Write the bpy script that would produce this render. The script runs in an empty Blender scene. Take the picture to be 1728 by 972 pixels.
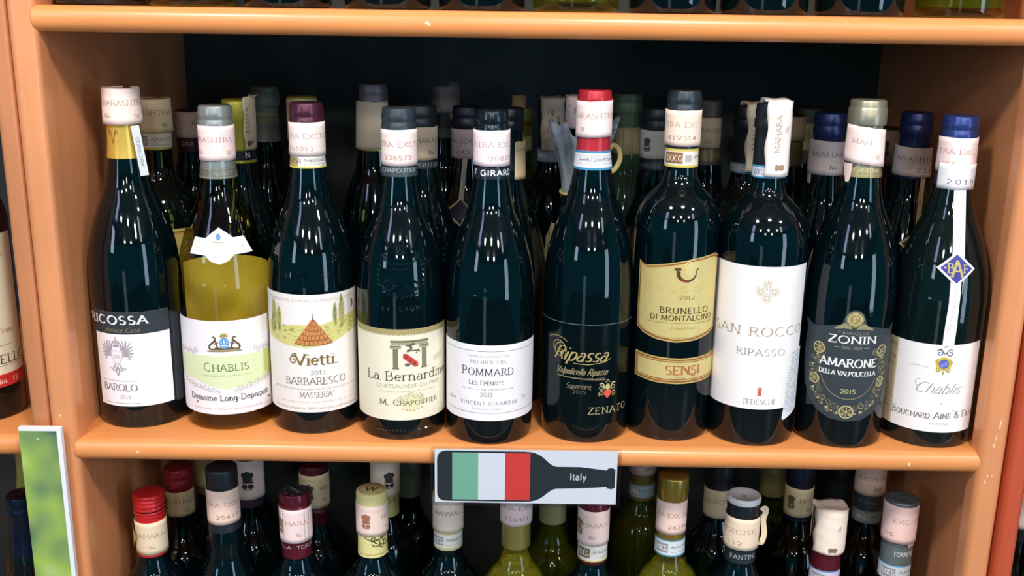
import bpy, math, random
from mathutils import Vector, Matrix
random.seed(7)
S = bpy.context.scene
COL = S.collection
R_ = math.radians

# ------------------------------------------------------------------ camera, world, lights, exposure
def set_camera():
    th, roll = R_(15.1), 0.0150
    F = Vector((0, math.cos(th), -math.sin(th)))
    R = Vector((1, 0, 0))
    U = Vector((0, math.sin(th), math.cos(th)))
    c, s = math.cos(roll), math.sin(roll)
    R2 = c*R + s*U
    U2 = c*U - s*R
    cam = bpy.data.cameras.new('camera')
    cam.sensor_width = 36.0
    cam.lens = 1765.0*36.0/1728.0
    cam.clip_start = 0.01
    o = bpy.data.objects.new('camera', cam)
    COL.objects.link(o)
    m = Matrix((R2, U2, -F)).transposed().to_4x4()
    m.translation = Vector((0, -0.83, 0.3790))
    o.matrix_world = m
    S.camera = o
set_camera()

w = bpy.data.worlds.new('shop'); S.world = w; w.use_nodes = True
w.node_tree.nodes['Background'].inputs[0].default_value = (0.04, 0.50, 0.70, 1)
w.node_tree.nodes['Background'].inputs[1].default_value = 0.24
S.view_settings.view_transform = 'Standard'
S.view_settings.look = 'None'
S.view_settings.gamma = 1.0
S.view_settings.exposure = 0.42

def area(name, loc, target, size, power, color, size_y=None, shape='DISK', spread=180):
    l = bpy.data.lights.new(name, 'AREA')
    l.shape = shape; l.size = size
    if size_y: l.size_y = size_y
    l.energy = power; l.color = color; l.spread = R_(spread)
    o = bpy.data.objects.new(name, l); COL.objects.link(o)
    o.location = loc
    d = Vector(target) - Vector(loc)
    o.rotation_euler = d.to_track_quat('-Z', 'Y').to_euler()
    return o
WARM = (1.0, 0.93, 0.86)
for x, y, p in ((-0.62, -0.98, 11.5), (0.30, -1.02, 14), (1.2, -1.1, 5.5)):
    area('ceiling_spot', (x, y, 1.42), (x*0.6, y*0.35, 0.1), 0.22, p, WARM)
for x, y, p in ((-0.9, -2.6, 6), (0.15, -2.65, 8), (1.3, -2.6, 6)):
    area('ceiling_spot', (x, y, 1.42), (x*0.7, y*0.55, 0.2), 0.26, p, WARM)
for x, y in ((-0.45, -3.9), (0.75, -3.9)):
    area('ceiling_spot', (x, y, 1.42), (x*0.7, 0, 0.2), 0.30, 8, (1, 0.97, 0.95))
area('window_and_pillar_glow', (-2.5, -2.9, 0.85), (0, 0, 0.2), 0.55, 12, (0.62, 0.74, 1.0), 1.0, 'RECTANGLE')
area('window_and_pillar_glow', (2.6, -2.6, 0.15), (0, 0, 0.1), 0.62, 20, (0.60, 0.75, 1.0), 1.9, 'RECTANGLE')
area('shoulder_streak_panel', (-1.15, -1.40, 1.12), (0, 0, 0.2), 0.26, 2.4, (0.55, 0.62, 1.0), 0.5, 'RECTANGLE')  # unseen panel, added to reflect bluish streaks on the left of the shoulders
area('shoulder_streak_panel', (1.45, -1.75, 1.15), (0, 0, 0.2), 0.22, 1.8, (0.75, 0.85, 1.0), 0.45, 'RECTANGLE')
area('window_and_pillar_glow', (-0.85, -3.6, -0.65), (0, 0, 0), 0.45, 1.3, (0.75, 0.88, 1.0), 1.1, 'RECTANGLE')  # added soft panel standing in for a lit white pillar's reflection

# ------------------------------------------------------------------ materials
def lin(c):
    return tuple(((v/255.0)/12.92 if v/255.0 <= 0.04045 else ((v/255.0+0.055)/1.055)**2.4) for v in c) + (1.0,)
MATS = {}
def mat(name, rgb, rough=0.5, metal=0.0, spec=0.5, var=0.0, scale=60.0, bump=0.0, coat=0.0):
    if name in MATS: return MATS[name]
    m = bpy.data.materials.new(name); m.use_nodes = True
    nt = m.node_tree; b = nt.nodes['Principled BSDF']
    b.inputs['Base Color'].default_value = lin(rgb)
    b.inputs['Roughness'].default_value = rough
    b.inputs['Metallic'].default_value = metal
    b.inputs['Specular IOR Level'].default_value = spec
    b.inputs['Coat Weight'].default_value = coat
    b.inputs['Coat Roughness'].default_value = 0.08
    if var or bump:
        tc = nt.nodes.new('ShaderNodeTexCoord'); n = nt.nodes.new('ShaderNodeTexNoise')
        n.inputs['Scale'].default_value = scale; n.inputs['Detail'].default_value = 4
        nt.links.new(tc.outputs['Object'], n.inputs['Vector'])
        if var:
            mx = nt.nodes.new('ShaderNodeMix'); mx.data_type = 'RGBA'
            c = lin(rgb)
            mx.inputs[6].default_value = tuple(min(1, v*(1-var)) for v in c[:3]) + (1,)
            mx.inputs[7].default_value = tuple(min(1, v*(1+var)) for v in c[:3]) + (1,)
            nt.links.new(n.outputs['Fac'], mx.inputs[0]); nt.links.new(mx.outputs[2], b.inputs['Base Color'])
        if bump:
            bp = nt.nodes.new('ShaderNodeBump'); bp.inputs['Strength'].default_value = bump
            bp.inputs['Distance'].default_value = 0.002
            nt.links.new(n.outputs['Fac'], bp.inputs['Height']); nt.links.new(bp.outputs[0], b.inputs['Normal'])
    MATS[name] = m
    return m
def ink(rgb, rough=0.5, metal=0.0):
    return mat('ink_%02x%02x%02x_%d' % (rgb[0], rgb[1], rgb[2], int(metal*10)), rgb, rough, metal, 0.3)
def paper(rgb, rough=0.55):
    return mat('paper_%02x%02x%02x' % tuple(rgb), rgb, rough, 0, 0.35, var=0.03, scale=90)
def foil(rgb, rough=0.32, metal=0.45):
    return mat('foil_%02x%02x%02x' % tuple(rgb), rgb, rough, metal, 0.5, var=0.08, scale=70, bump=0.05)

def wood(name, rgb, rough=0.38, axis='X', coat=0.25, dark=0.75):
    m = bpy.data.materials.new(name); m.use_nodes = True
    nt = m.node_tree; b = nt.nodes['Principled BSDF']
    tc = nt.nodes.new('ShaderNodeTexCoord'); mp = nt.nodes.new('ShaderNodeMapping')
    mp.inputs['Scale'].default_value = (1.5, 30, 30) if axis == 'X' else (30, 30, 1.5)
    n = nt.nodes.new('ShaderNodeTexNoise'); n.inputs['Scale'].default_value = 6; n.inputs['Detail'].default_value = 6
    n2 = nt.nodes.new('ShaderNodeTexNoise'); n2.inputs['Scale'].default_value = 9; n2.inputs['Detail'].default_value = 3
    ad = nt.nodes.new('ShaderNodeMix'); ad.data_type = 'FLOAT'; ad.inputs[0].default_value = 0.5
    mx = nt.nodes.new('ShaderNodeMix'); mx.data_type = 'RGBA'
    c = lin(rgb)
    mx.inputs[6].default_value = tuple(v*dark for v in c[:3]) + (1,)
    mx.inputs[7].default_value = tuple(min(1, v*1.18) for v in c[:3]) + (1,)
    nt.links.new(tc.outputs['Object'], mp.inputs[0]); nt.links.new(mp.outputs[0], n.inputs['Vector'])
    nt.links.new(tc.outputs['Object'], n2.inputs['Vector'])
    nt.links.new(n.outputs['Fac'], ad.inputs[2]); nt.links.new(n2.outputs['Fac'], ad.inputs[3])
    nt.links.new(ad.outputs[0], mx.inputs[0]); nt.links.new(mx.outputs[2], b.inputs['Base Color'])
    b.inputs['Roughness'].default_value = rough
    b.inputs['Coat Weight'].default_value = coat; b.inputs['Coat Roughness'].default_value = 0.18
    bp = nt.nodes.new('ShaderNodeBump'); bp.inputs['Strength'].default_value = 0.08; bp.inputs['Distance'].default_value = 0.001
    nt.links.new(n2.outputs['Fac'], bp.inputs['Height']); nt.links.new(bp.outputs[0], b.inputs['Normal'])
    return m

def dark_glass(name, rgb):
    m = mat(name, rgb, 0.035, 0, 0.47, bump=0.10, scale=22)
    m.node_tree.nodes['Principled BSDF'].inputs['IOR'].default_value = 1.52
    return m
def clear_glass(name, rgb, body=0.0, bodyrgb=(150, 150, 60)):
    # thin coloured glass: tinted see-through with a Fresnel gloss
    m = bpy.data.materials.new(name); m.use_nodes = True
    nt = m.node_tree; nt.nodes.remove(nt.nodes['Principled BSDF'])
    out = nt.nodes['Material Output']
    t = nt.nodes.new('ShaderNodeBsdfTransparent'); t.inputs[0].default_value = lin(rgb)
    g = nt.nodes.new('ShaderNodeBsdfGlossy'); g.inputs['Roughness'].default_value = 0.03
    fr = nt.nodes.new('ShaderNodeFresnel'); fr.inputs[0].default_value = 1.5
    tc = nt.nodes.new('ShaderNodeTexCoord'); n = nt.nodes.new('ShaderNodeTexNoise'); n.inputs['Scale'].default_value = 22
    bp = nt.nodes.new('ShaderNodeBump'); bp.inputs['Strength'].default_value = 0.12; bp.inputs['Distance'].default_value = 0.002
    nt.links.new(tc.outputs['Object'], n.inputs['Vector']); nt.links.new(n.outputs['Fac'], bp.inputs['Height'])
    nt.links.new(bp.outputs[0], g.inputs['Normal'])
    mx = nt.nodes.new('ShaderNodeMixShader')
    src = t
    if body:
        d = nt.nodes.new('ShaderNodeBsdfTranslucent'); d.inputs[0].default_value = lin(bodyrgb)
        m2 = nt.nodes.new('ShaderNodeMixShader'); m2.inputs[0].default_value = body
        nt.links.new(t.outputs[0], m2.inputs[1]); nt.links.new(d.outputs[0], m2.inputs[2]); src = m2
    ge = nt.nodes.new('ShaderNodeNewGeometry'); fm = nt.nodes.new('ShaderNodeMath'); fm.operation = 'MULTIPLY'; fi = nt.nodes.new('ShaderNodeMath'); fi.operation = 'SUBTRACT'; fi.inputs[0].default_value = 1.0
    nt.links.new(ge.outputs['Backfacing'], fi.inputs[1]); nt.links.new(fr.outputs[0], fm.inputs[0]); nt.links.new(fi.outputs[0], fm.inputs[1])
    nt.links.new(fm.outputs[0], mx.inputs[0]); nt.links.new(src.outputs[0], mx.inputs[1]); nt.links.new(g.outputs[0], mx.inputs[2])
    nt.links.new(mx.outputs[0], out.inputs[0])
    return m
def wine_liquid(name, rgb):
    m = mat(name, rgb, 0.02, 0, 0.5)
    b = m.node_tree.nodes['Principled BSDF']
    b.inputs['Transmission Weight'].default_value = 0.82
    b.inputs['IOR'].default_value = 1.34
    return m

WOOD_X = wood('orange_laminate_shelf', (232, 150, 86), axis='X')
WOOD_Z = wood('orange_laminate_upright', (224, 148, 98), axis='Z')
WOOD_TAN = wood('tan_laminate_upright', (196, 128, 84), axis='Z')
WOOD_RED = wood('red_brown_laminate_upright', (196, 84, 52), axis='Z')
WOOD_BACK = wood('shaded_brown_laminate_back', (50, 62, 62), rough=0.6, axis='Z', coat=0.0)  # teal-black of the recess shade is put into this brown panel's colour
GL_BLACK = dark_glass('near_black_green_glass', (2, 14, 18))
GL_BROWN = dark_glass('near_black_brown_glass', (7, 16, 17))
GL_OLIVE = clear_glass('olive_green_glass', (208, 200, 132))
GL_DKOLIVE = clear_glass('dark_olive_glass', (112, 112, 48))
GL_PALE = clear_glass('pale_green_glass', (222, 226, 165), 0.08, (190, 190, 90))
WINE_W = wine_liquid('white_wine', (214, 210, 96))
WINE_G = wine_liquid('greenish_wine', (150, 160, 52))

# ------------------------------------------------------------------ mesh helpers
def link(name, me, parent=None, mats=()):
    o = bpy.data.objects.new(name, me); COL.objects.link(o)
    if parent is not None: o.parent = parent
    return o
def mesh_obj(name, verts, faces, mats, parent=None, midx=None, smooth=True, sharp=40):
    me = bpy.data.meshes.new(name)
    me.from_pydata([(a*0.001, b*0.001, c*0.001) for a, b, c in verts], [], faces)
    for m in mats: me.materials.append(m)
    if midx: me.polygons.foreach_set('material_index', midx)
    if smooth:
        me.polygons.foreach_set('use_smooth', [True]*len(me.polygons))
        me.update(); me.set_sharp_from_angle(angle=R_(sharp))
    me.update()
    return link(name, me, parent)
def empty(name, loc, label=None, cat=None, group=None, rz=0.0):
    o = bpy.data.objects.new(name, None); COL.objects.link(o)
    o.location = loc; o.rotation_euler.z = rz; o.empty_display_size = 0.05
    if label: o['label'] = label
    if cat: o['category'] = cat
    if group: o['group'] = group
    return o
def lathe(name, prof, m, parent=None, seg=56, sharp=40, wob=None):
    vs, fs = [], []
    for r, z in prof:
        for k in range(seg):
            a = 2*math.pi*k/seg
            rr = r if wob is None else r + wob(a, z)
            vs.append((rr*math.cos(a), rr*math.sin(a), z))
    for i in range(len(prof)-1):
        for k in range(seg):
            k2 = (k+1) % seg
            fs.append((i*seg+k, i*seg+k2, (i+1)*seg+k2, (i+1)*seg+k))
    if prof[0][0] > 0.01: fs.append(tuple(range(seg-1, -1, -1)))
    if prof[-1][0] > 0.01: fs.append(tuple((len(prof)-1)*seg+k for k in range(seg)))
    return mesh_obj(name, vs, fs, [m], parent, sharp=sharp)
def sweep_x(name, sec, x0, x1, m, parent=None, loc=(0, 0, 0), axis='X', sharp=35):
    # section (a,b) extruded along an axis; millimetres
    vs = []
    n = len(sec); N = 24
    for i in range(N+1):
        t = x0 + (x1-x0)*i/N
        for a, b in sec: vs.append((t, a, b) if axis == 'X' else (a, b, t))
    fs = []
    for i in range(N):
        for k in range(n):
            k2 = (k+1) % n
            fs.append((i*n+k, (i+1)*n+k, (i+1)*n+k2, i*n+k2))
    fs.append(tuple(range(n))); fs.append(tuple(N*n+k for k in range(n-1, -1, -1)))
    o = mesh_obj(name, vs, fs, [m], parent, sharp=sharp); o.location = loc
    return o
def box(name, a, b, m, parent=None, bev=0.0):
    (x0, y0, z0), (x1, y1, z1) = a, b
    vs = [(x, y, z) for x in (x0, x1) for y in (y0, y1) for z in (z0, z1)]
    fs = [(0, 1, 3, 2), (4, 6, 7, 5), (0, 4, 5, 1), (2, 3, 7, 6), (0, 2, 6, 4), (1, 5, 7, 3)]
    o = mesh_obj(name, vs, fs, [m], parent, smooth=False)
    if bev:
        md = o.modifiers.new('bevel', 'BEVEL'); md.width = bev*0.001; md.segments = 3
    return o
def tube(name, pts, r, m, parent=None, seg=8, flat=1.0):
    if 3 < len(pts) < 20:
        n = 5; q = []
        for i in range(len(pts)-1):
            p0, p1, p2, p3 = pts[max(i-1, 0)], pts[i], pts[i+1], pts[min(i+2, len(pts)-1)]
            for k in range(n):
                t = k/n; q.append(tuple(0.5*(2*p1[j]+(p2[j]-p0[j])*t+(2*p0[j]-5*p1[j]+4*p2[j]-p3[j])*t*t+(-p0[j]+3*p1[j]-3*p2[j]+p3[j])*t**3) for j in range(3)))
        pts = q+[pts[-1]]
    P = [Vector(p) for p in pts]; vs = []; fs = []
    up = Vector((0.3, 1, 0.2)).normalized()
    for i, p in enumerate(P):
        d = (P[min(i+1, len(P)-1)] - P[max(i-1, 0)]).normalized()
        s = d.cross(up).normalized(); t = d.cross(s).normalized()
        for k in range(seg):
            a = 2*math.pi*k/seg
            vs.append(tuple(p + s*(r*math.cos(a)) + t*(r*flat*math.sin(a))))
    for i in range(len(P)-1):
        for k in range(seg):
            k2 = (k+1) % seg
            fs.append((i*seg+k, i*seg+k2, (i+1)*seg+k2, (i+1)*seg+k))
    fs.append(tuple(range(seg-1, -1, -1))); fs.append(tuple((len(P)-1)*seg+k for k in range(seg)))
    return mesh_obj(name, vs, fs, [m], parent)

def smooth_prof(pts, n=7):
    out = []
    for i in range(len(pts)-1):
        p0 = pts[max(i-1, 0)]; p1 = pts[i]; p2 = pts[i+1]; p3 = pts[min(i+2, len(pts)-1)]
        for k in range(n):
            t = k/n
            out.append(tuple(0.5*((2*p1[j]) + (-p0[j]+p2[j])*t + (2*p0[j]-5*p1[j]+4*p2[j]-p3[j])*t*t + (-p0[j]+3*p1[j]-3*p2[j]+p3[j])*t**3) for j in (0, 1)))
    out.append(pts[-1])
    return out
class Prof:
    def __init__(s, pts): s.p = pts
    def __call__(s, z):
        p = s.p
        if z <= p[0][1]: return p[0][0]
        for i in range(len(p)-1):
            if p[i][1] <= z <= p[i+1][1] and p[i+1][1] > p[i][1]:
                t = (z-p[i][1])/(p[i+1][1]-p[i][1]); return p[i][0]+(p[i+1][0]-p[i][0])*t
        return p[-1][0]

# ------------------------------------------------------------------ stroke lettering
def A(cx, cy, rx, ry, a0, a1): return ('a', cx, cy, rx, ry, a0, a1)
X = 0.64
G = {
'A': (.80, [[(0.02,0),(.40,1),(.78,0)], [(.16,.36),(.64,.36)]]),
'B': (.66, [[(.1,0),(.1,1)], [(.1,1),(.3,1),A(.3,.76,.22,.24,90,-90),(.1,.52)], [(.1,.52),(.34,.52),A(.34,.26,.26,.26,90,-90),(.1,0)]]),
'C': (.80, [[A(.44,.5,.38,.5,48,312)]]),
'D': (.80, [[(.1,0),(.1,1)], [(.1,1),(.3,1),A(.3,.5,.42,.5,90,-90),(.1,0)]]),
'E': (.62, [[(.1,0),(.1,1)], [(.1,1),(.54,1)], [(.1,.52),(.44,.52)], [(.1,0),(.56,0)]]),
'F': (.58, [[(.1,0),(.1,1)], [(.1,1),(.54,1)], [(.1,.50),(.44,.50)]]),
'G': (.84, [[A(.44,.5,.38,.5,48,325)], [(.76,.16),(.76,.44)], [(.54,.44),(.8,.44)]]),
'H': (.82, [[(.1,0),(.1,1)], [(.72,0),(.72,1)], [(.1,.52),(.72,.52)]]),
'I': (.28, [[(.14,0),(.14,1)]]),
'J': (.42, [[(.3,1),(.3,.2),A(.12,.2,.18,.2,0,-120)]]),
'K': (.72, [[(.1,0),(.1,1)], [(.1,.42),(.62,1)], [(.26,.58),(.68,0)]]),
'L': (.58, [[(.1,0),(.1,1)], [(.1,0),(.54,0)]]),
'M': (.98, [[(.1,0),(.14,1)], [(.14,1),(.49,.12),(.84,1)], [(.84,1),(.88,0)]]),
'N': (.84, [[(.12,0),(.12,1)], [(.12,1),(.72,0)], [(.72,0),(.72,1)]]),
'O': (.88, [[A(.44,.5,.38,.5,0,360)]]),
'P': (.62, [[(.1,0),(.1,1)], [(.1,1),(.32,1),A(.32,.74,.24,.26,90,-90),(.1,.48)]]),
'Q': (.88, [[A(.44,.5,.38,.5,0,360)], [(.48,.2),(.84,-.16)]]),
'R': (.70, [[(.1,0),(.1,1)], [(.1,1),(.32,1),A(.32,.75,.24,.25,90,-90),(.1,.5)], [(.34,.5),(.68,0)]]),
'S': (.60, [[A(.3,.75,.21,.25,40,270),A(.3,.25,.23,.25,90,-145)]]),
'T': (.70, [[(.35,0),(.35,1)], [(.03,1),(.67,1)]]),
'U': (.80, [[(.12,1),(.12,.3),A(.4,.3,.28,.3,180,360),(.68,1)]]),
'V': (.78, [[(.03,1),(.39,0),(.75,1)]]),
'W': (1.1, [[(.03,1),(.3,0),(.55,.95),(.8,0),(1.07,1)]]),
'X': (.76, [[(.05,1),(.7,0)], [(.68,1),(.06,0)]]),
'Y': (.74, [[(.04,1),(.37,.48),(.7,1)], [(.37,.48),(.37,0)]]),
'Z': (.70, [[(.07,1),(.64,1),(.06,0),(.64,0)]]),
'0': (.62, [[A(.31,.5,.24,.5,0,360)]]),
'1': (.42, [[(.08,.8),(.22,1),(.22,0)]]),
'2': (.58, [[A(.28,.73,.22,.27,165,-35),(.05,0),(.54,0)]]),
'3': (.56, [[A(.26,.76,.2,.24,150,-80)], [A(.26,.27,.24,.27,82,-150)]]),
'4': (.60, [[(.42,0),(.42,1),(.04,.3),(.58,.3)]]),
'5': (.56, [[(.5,1),(.13,1),(.1,.56)], [A(.27,.31,.24,.31,125,-140)]]),
'6': (.60, [[A(.30,.30,.24,.30,0,360)], [(.07,.34),(.14,.72),(.42,1)]]),
'7': (.54, [[(.05,1),(.52,1),(.2,0)]]),
'8': (.58, [[A(.29,.76,.2,.24,0,360)], [A(.29,.26,.24,.26,0,360)]]),
'9': (.60, [[A(.30,.70,.24,.30,0,360)], [(.53,.66),(.46,.28),(.18,0)]]),
'a': (.56, [[A(.27,.46,.17,.18,150,0),(.44,.08),(.52,0)], [A(.24,.2,.19,.2,60,330)]]),
'b': (.58, [[(.1,1),(.1,0)], [A(.29,.32,.22,.32,150,-150)]]),
'c': (.50, [[A(.28,.32,.22,.32,50,310)]]),
'd': (.60, [[(.48,1),(.48,0)], [A(.28,.32,.22,.32,30,330)]]),
'e': (.54, [[(.07,.36),(.48,.36),A(.28,.34,.21,.3,0,315)]]),
'f': (.36, [[(.14,0),(.14,.8),A(.28,.8,.14,.2,180,50)], [(.02,X),(.32,X)]]),
'g': (.56, [[A(.27,.36,.2,.28,0,360)], [(.47,.6),(.47,-.1),A(.27,-.1,.2,.2,0,-150)]]),
'h': (.60, [[(.1,0),(.1,1)], [(.1,.44),A(.3,.42,.19,.22,160,0),(.49,0)]]),
'i': (.26, [[(.13,0),(.13,X)], [(.13,.86),(.13,.93)]]),
'j': (.28, [[(.16,X),(.16,-.1),A(.02,-.1,.14,.18,0,-110)], [(.16,.86),(.16,.93)]]),
'k': (.56, [[(.1,0),(.1,1)], [(.1,.26),(.44,X)], [(.22,.38),(.52,0)]]),
'l': (.26, [[(.13,0),(.13,1)]]),
'm': (.88, [[(.1,0),(.1,X)], [(.1,.44),A(.28,.42,.17,.22,160,0),(.45,0)], [(.45,.44),A(.62,.42,.17,.22,160,0),(.79,0)]]),
'n': (.60, [[(.1,0),(.1,X)], [(.1,.44),A(.3,.42,.19,.22,160,0),(.49,0)]]),
'o': (.56, [[A(.28,.32,.22,.32,0,360)]]),
'p': (.58, [[(.1,X),(.1,-.3)], [A(.29,.32,.22,.32,150,-150)]]),
'q': (.58, [[(.48,X),(.48,-.3)], [A(.28,.32,.22,.32,30,330)]]),
'r': (.42, [[(.1,0),(.1,X)], [(.1,.42),A(.28,.42,.17,.2,160,50)]]),
's': (.46, [[A(.23,.47,.16,.17,40,270),A(.23,.15,.17,.15,90,-145)]]),
't': (.36, [[(.15,.86),(.15,.14),A(.27,.14,.12,.14,180,300)], [(.02,X),(.32,X)]]),
'u': (.60, [[(.1,X),(.1,.22),A(.29,.22,.19,.22,180,350)], [(.49,X),(.49,0)]]),
'v': (.54, [[(.04,X),(.27,0),(.5,X)]]),
'w': (.80, [[(.04,X),(.22,0),(.4,.58),(.58,0),(.76,X)]]),
'x': (.54, [[(.06,X),(.5,0)], [(.48,X),(.06,0)]]),
'y': (.54, [[(.04,X),(.27,0)], [(.5,X),(.18,-.3)]]),
'z': (.50, [[(.07,X),(.44,X),(.06,0),(.46,0)]]),
'.': (.24, [[(.1,0),(.1,.07)]]), ',': (.24, [[(.12,.05),(.06,-.14)]]), '-': (.40, [[(.06,.36),(.34,.36)]]),
'&': (.80, [[(.74,.0),(.2,.78),A(.32,.84,.13,.16,180,-20),(.16,.42),A(.3,.24,.22,.24,150,330),(.72,.46)]]),
"'": (.2, [[(.1,1),(.08,.8)]]), '^': (.3, [[(.02,1.08),(.15,1.25),(.28,1.08)]]), '%': (.7, [[(.1,0),(.6,1)], [A(.16,.8,.12,.18,0,360)], [A(.54,.2,.12,.18,0,360)]]),
' ': (.36, []),
}
G['|'] = (.2, [[(.1,0),(.1,1)]])
def arc_pts(a):
    _, cx, cy, rx, ry, a0, a1 = a
    n = max(3, int(abs(a1-a0)/24)+1)
    return [(cx+rx*math.cos(R_(a0+(a1-a0)*i/n)), cy+ry*math.sin(R_(a0+(a1-a0)*i/n))) for i in range(n+1)]
def flat_stroke(s):
    out = []
    for e in s:
        out += arc_pts(e) if e[0] == 'a' else [e]
    return out

# surfaces: (u, v, off) millimetres -> local point
def wrap(prof, rref=None):
    def f(u, v, off):
        r0 = rref or prof(v)
        t = u/r0; r = prof(v)+off
        return (r*math.sin(t), -r*math.cos(t), v)
    return f
def flat_front(y=0.0, x0=0.0, z0=0.0):
    return lambda u, v, off: (x0+u, y-off, z0+v)
def flat_top(z, rot=0.0):
    c, s = math.cos(rot), math.sin(rot)
    return lambda u, v, off: (u*c-v*s, u*s+v*c, z+off)

class Pen:
    STEP = 0.055
    def __init__(s, surf, base=0.12, du=2.0, dv=None, ulim=None):
        s.f = surf; s.base = base; s.du = du; s.dv = dv; s.ulim = ulim
        s.v = []; s.key = {}; s.fc = []; s.mi = []; s.mats = []
    def m(s, m):
        if isinstance(m, tuple): m = ink(m)
        if m not in s.mats: s.mats.append(m)
        return s.mats.index(m)
    def pt(s, u, v, layer):
        k = (round(u, 3), round(v, 3), layer)
        if k not in s.key:
            s.key[k] = len(s.v); s.v.append(s.f(u, v, s.base+layer*s.STEP))
        return s.key[k]
    def quad(s, c, q, layer):
        if s.ulim:
            m = sum(p[0] for p in q)/4.0
            if not (s.ulim[0] <= m <= s.ulim[1]): return
        ids = []
        for p in q:
            i = s.pt(p[0], p[1], layer)
            if i not in ids: ids.append(i)
        if len(ids) > 2: s.fc.append(tuple(ids)); s.mi.append(s.m(c))
    def fill(s, c, cons, layer=1, du=None, dv=None):
        if cons and not isinstance(cons[0][0], (tuple, list)): cons = [cons]
        du = du or s.du; dv = dv or s.dv
        xs = sorted({round(p[0], 4) for k in cons for p in k})
        a, b = xs[0], xs[-1]; n = max(1, int(math.ceil((b-a)/du)))
        xs = sorted(set(xs) | {round(a+(b-a)*i/n, 4) for i in range(n+1)})
        E = [(k[i], k[(i+1) % len(k)]) for k in cons for i in range(len(k))]
        for xa, xb in zip(xs, xs[1:]):
            if xb-xa < 1e-3: continue
            xm = (xa+xb)/2; cr = []
            for p, q in E:
                if (p[0] < xm) != (q[0] < xm):
                    g = (q[1]-p[1])/(q[0]-p[0])
                    cr.append((p[1]+g*(xm-p[0]), p[1]+g*(xa-p[0]), p[1]+g*(xb-p[0])))
            cr.sort()
            for lo, hi in zip(cr[::2], cr[1::2]):
                nn = max(1, int(math.ceil((hi[0]-lo[0])/dv))) if dv else 1
                for j in range(nn):
                    t0, t1 = j/nn, (j+1)/nn
                    s.quad(c, [(xa, lo[1]+(hi[1]-lo[1])*t0), (xb, lo[2]+(hi[2]-lo[2])*t0), (xb, lo[2]+(hi[2]-lo[2])*t1), (xa, lo[1]+(hi[1]-lo[1])*t1)], layer)
    def rect(s, c, u0, u1, v0, v1, layer=1): s.fill(c, [(u0, v0), (u1, v0), (u1, v1), (u0, v1)], layer)
    def ell(s, c, u, v, a, b, layer=1, n=20, hole=0.0):
        k = [[(u+a*math.cos(2*math.pi*i/n), v+b*math.sin(2*math.pi*i/n)) for i in range(n)]]
        if hole: k.append([(u+a*hole*math.cos(2*math.pi*i/n), v+b*hole*math.sin(2*math.pi*i/n)) for i in range(n)])
        s.fill(c, k, layer)
    def line(s, c, pts, w, layer=1, wfun=None):
        if isinstance(c, tuple) and sum(c) < 660: c = tuple(int(v*0.84) for v in c)
        for (x0, y0), (x1, y1) in zip(pts, pts[1:]):
            L = math.hypot(x1-x0, y1-y0)
            if L < 1e-5: continue
            ww = wfun((x1-x0)/L, (y1-y0)/L) if wfun else w
            nx, ny = -(y1-y0)/L*ww/2, (x1-x0)/L*ww/2
            n = max(1, int(math.ceil(L/2.2)))
            for j in range(n):
                ax, ay = x0+(x1-x0)*j/n, y0+(y1-y0)*j/n; bx, by = x0+(x1-x0)*(j+1)/n, y0+(y1-y0)*(j+1)/n
                s.quad(c, [(ax-nx, ay-ny), (bx-nx, by-ny), (bx+nx, by+ny), (ax+nx, ay+ny)], layer)
    def curl(s, c, u, v, r, w, a0=0, turns=1.25, sgn=1, layer=1):
        n = int((14 if r < 6 else 30)*turns)
        s.line(c, [(u+r*(1-i/n*0.85)*math.cos(R_(a0)+sgn*2*math.pi*turns*i/n), v+r*(1-i/n*0.85)*math.sin(R_(a0)+sgn*2*math.pi*turns*i/n)) for i in range(n+1)], w, layer)
    def text(s, c, t, u, v, h, w=None, style='serif', wt=0.13, slant=0.0, sp=0.06, sc=0.0, rise=0.0, rot=0, layer=1, big=1.0):
        # centred at u, vertical middle of the capitals at v
        items = []; x = 0.0
        for i, ch in enumerate(t):
            k = big if (i == 0 and big != 1.0) else 1.0
            if sc and ch.islower(): ch = ch.upper(); k = sc
            if ch not in G: ch = ' '
            items.append((ch, x, k)); x += G[ch][0]*k+sp
        nat = max(x-sp, 1e-3); sx = (w/(nat*h)) if w else 1.0
        thin = wt*0.38 if style != 'sans' else wt
        def wf(dx, dy):
            if style == 'sans': return wt*h
            a = math.atan2(dy, dx)
            return h*(thin+(wt-thin)*min(1, abs(math.sin(a+R_(18 if style == 'serif' else 10)))*1.1))
        cr, sr = math.cos(R_(rot)), math.sin(R_(rot))
        def T(px, py):
            X_ = (px-nat/2)*h*sx; Y_ = (py-0.5)*h
            X_ += slant*Y_; Y_ += rise*X_
            return (u+X_*cr-Y_*sr, v+X_*sr+Y_*cr)
        for ch, x0, k in items:
            for st in G[ch][1]:
                p = flat_stroke(st)
                q = [T(x0+a*k, b*k) for a, b in p]
                s.line(c, q, 0, layer, wf)
                if style == 'serif' and h > 2.4:
                    for e, f2 in ((0, 1), (-1, -2)):
                        (ex, ey), (fx, fy) = p[e], p[f2]
                        L = math.hypot(ex-fx, ey-fy) or 1
                        if abs(ey-fy)/L > 0.6 and (abs(ey) < .02 or abs(ey-1) < .02 or (ch.islower() and abs(ey-X) < .02)) and ch not in '0368':
                            yy = ey*k + (0.02 if ey < .5 else -0.02)
                            s.line(c, [T(x0+ex*k-.15*k, yy), T(x0+ex*k+.15*k, yy)], 0.06*h*k, layer)
                        elif abs(ey-fy) < .02 and ch in 'EFLTZ' and e == -1 and abs(ey-.5) > .1:
                            s.line(c, [T(x0+ex*k, ey*k), T(x0+(ex+.02)*k, (ey+(.18 if ey < .5 else -.18))*k)], 0.06*h*k, layer)
        return s
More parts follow.
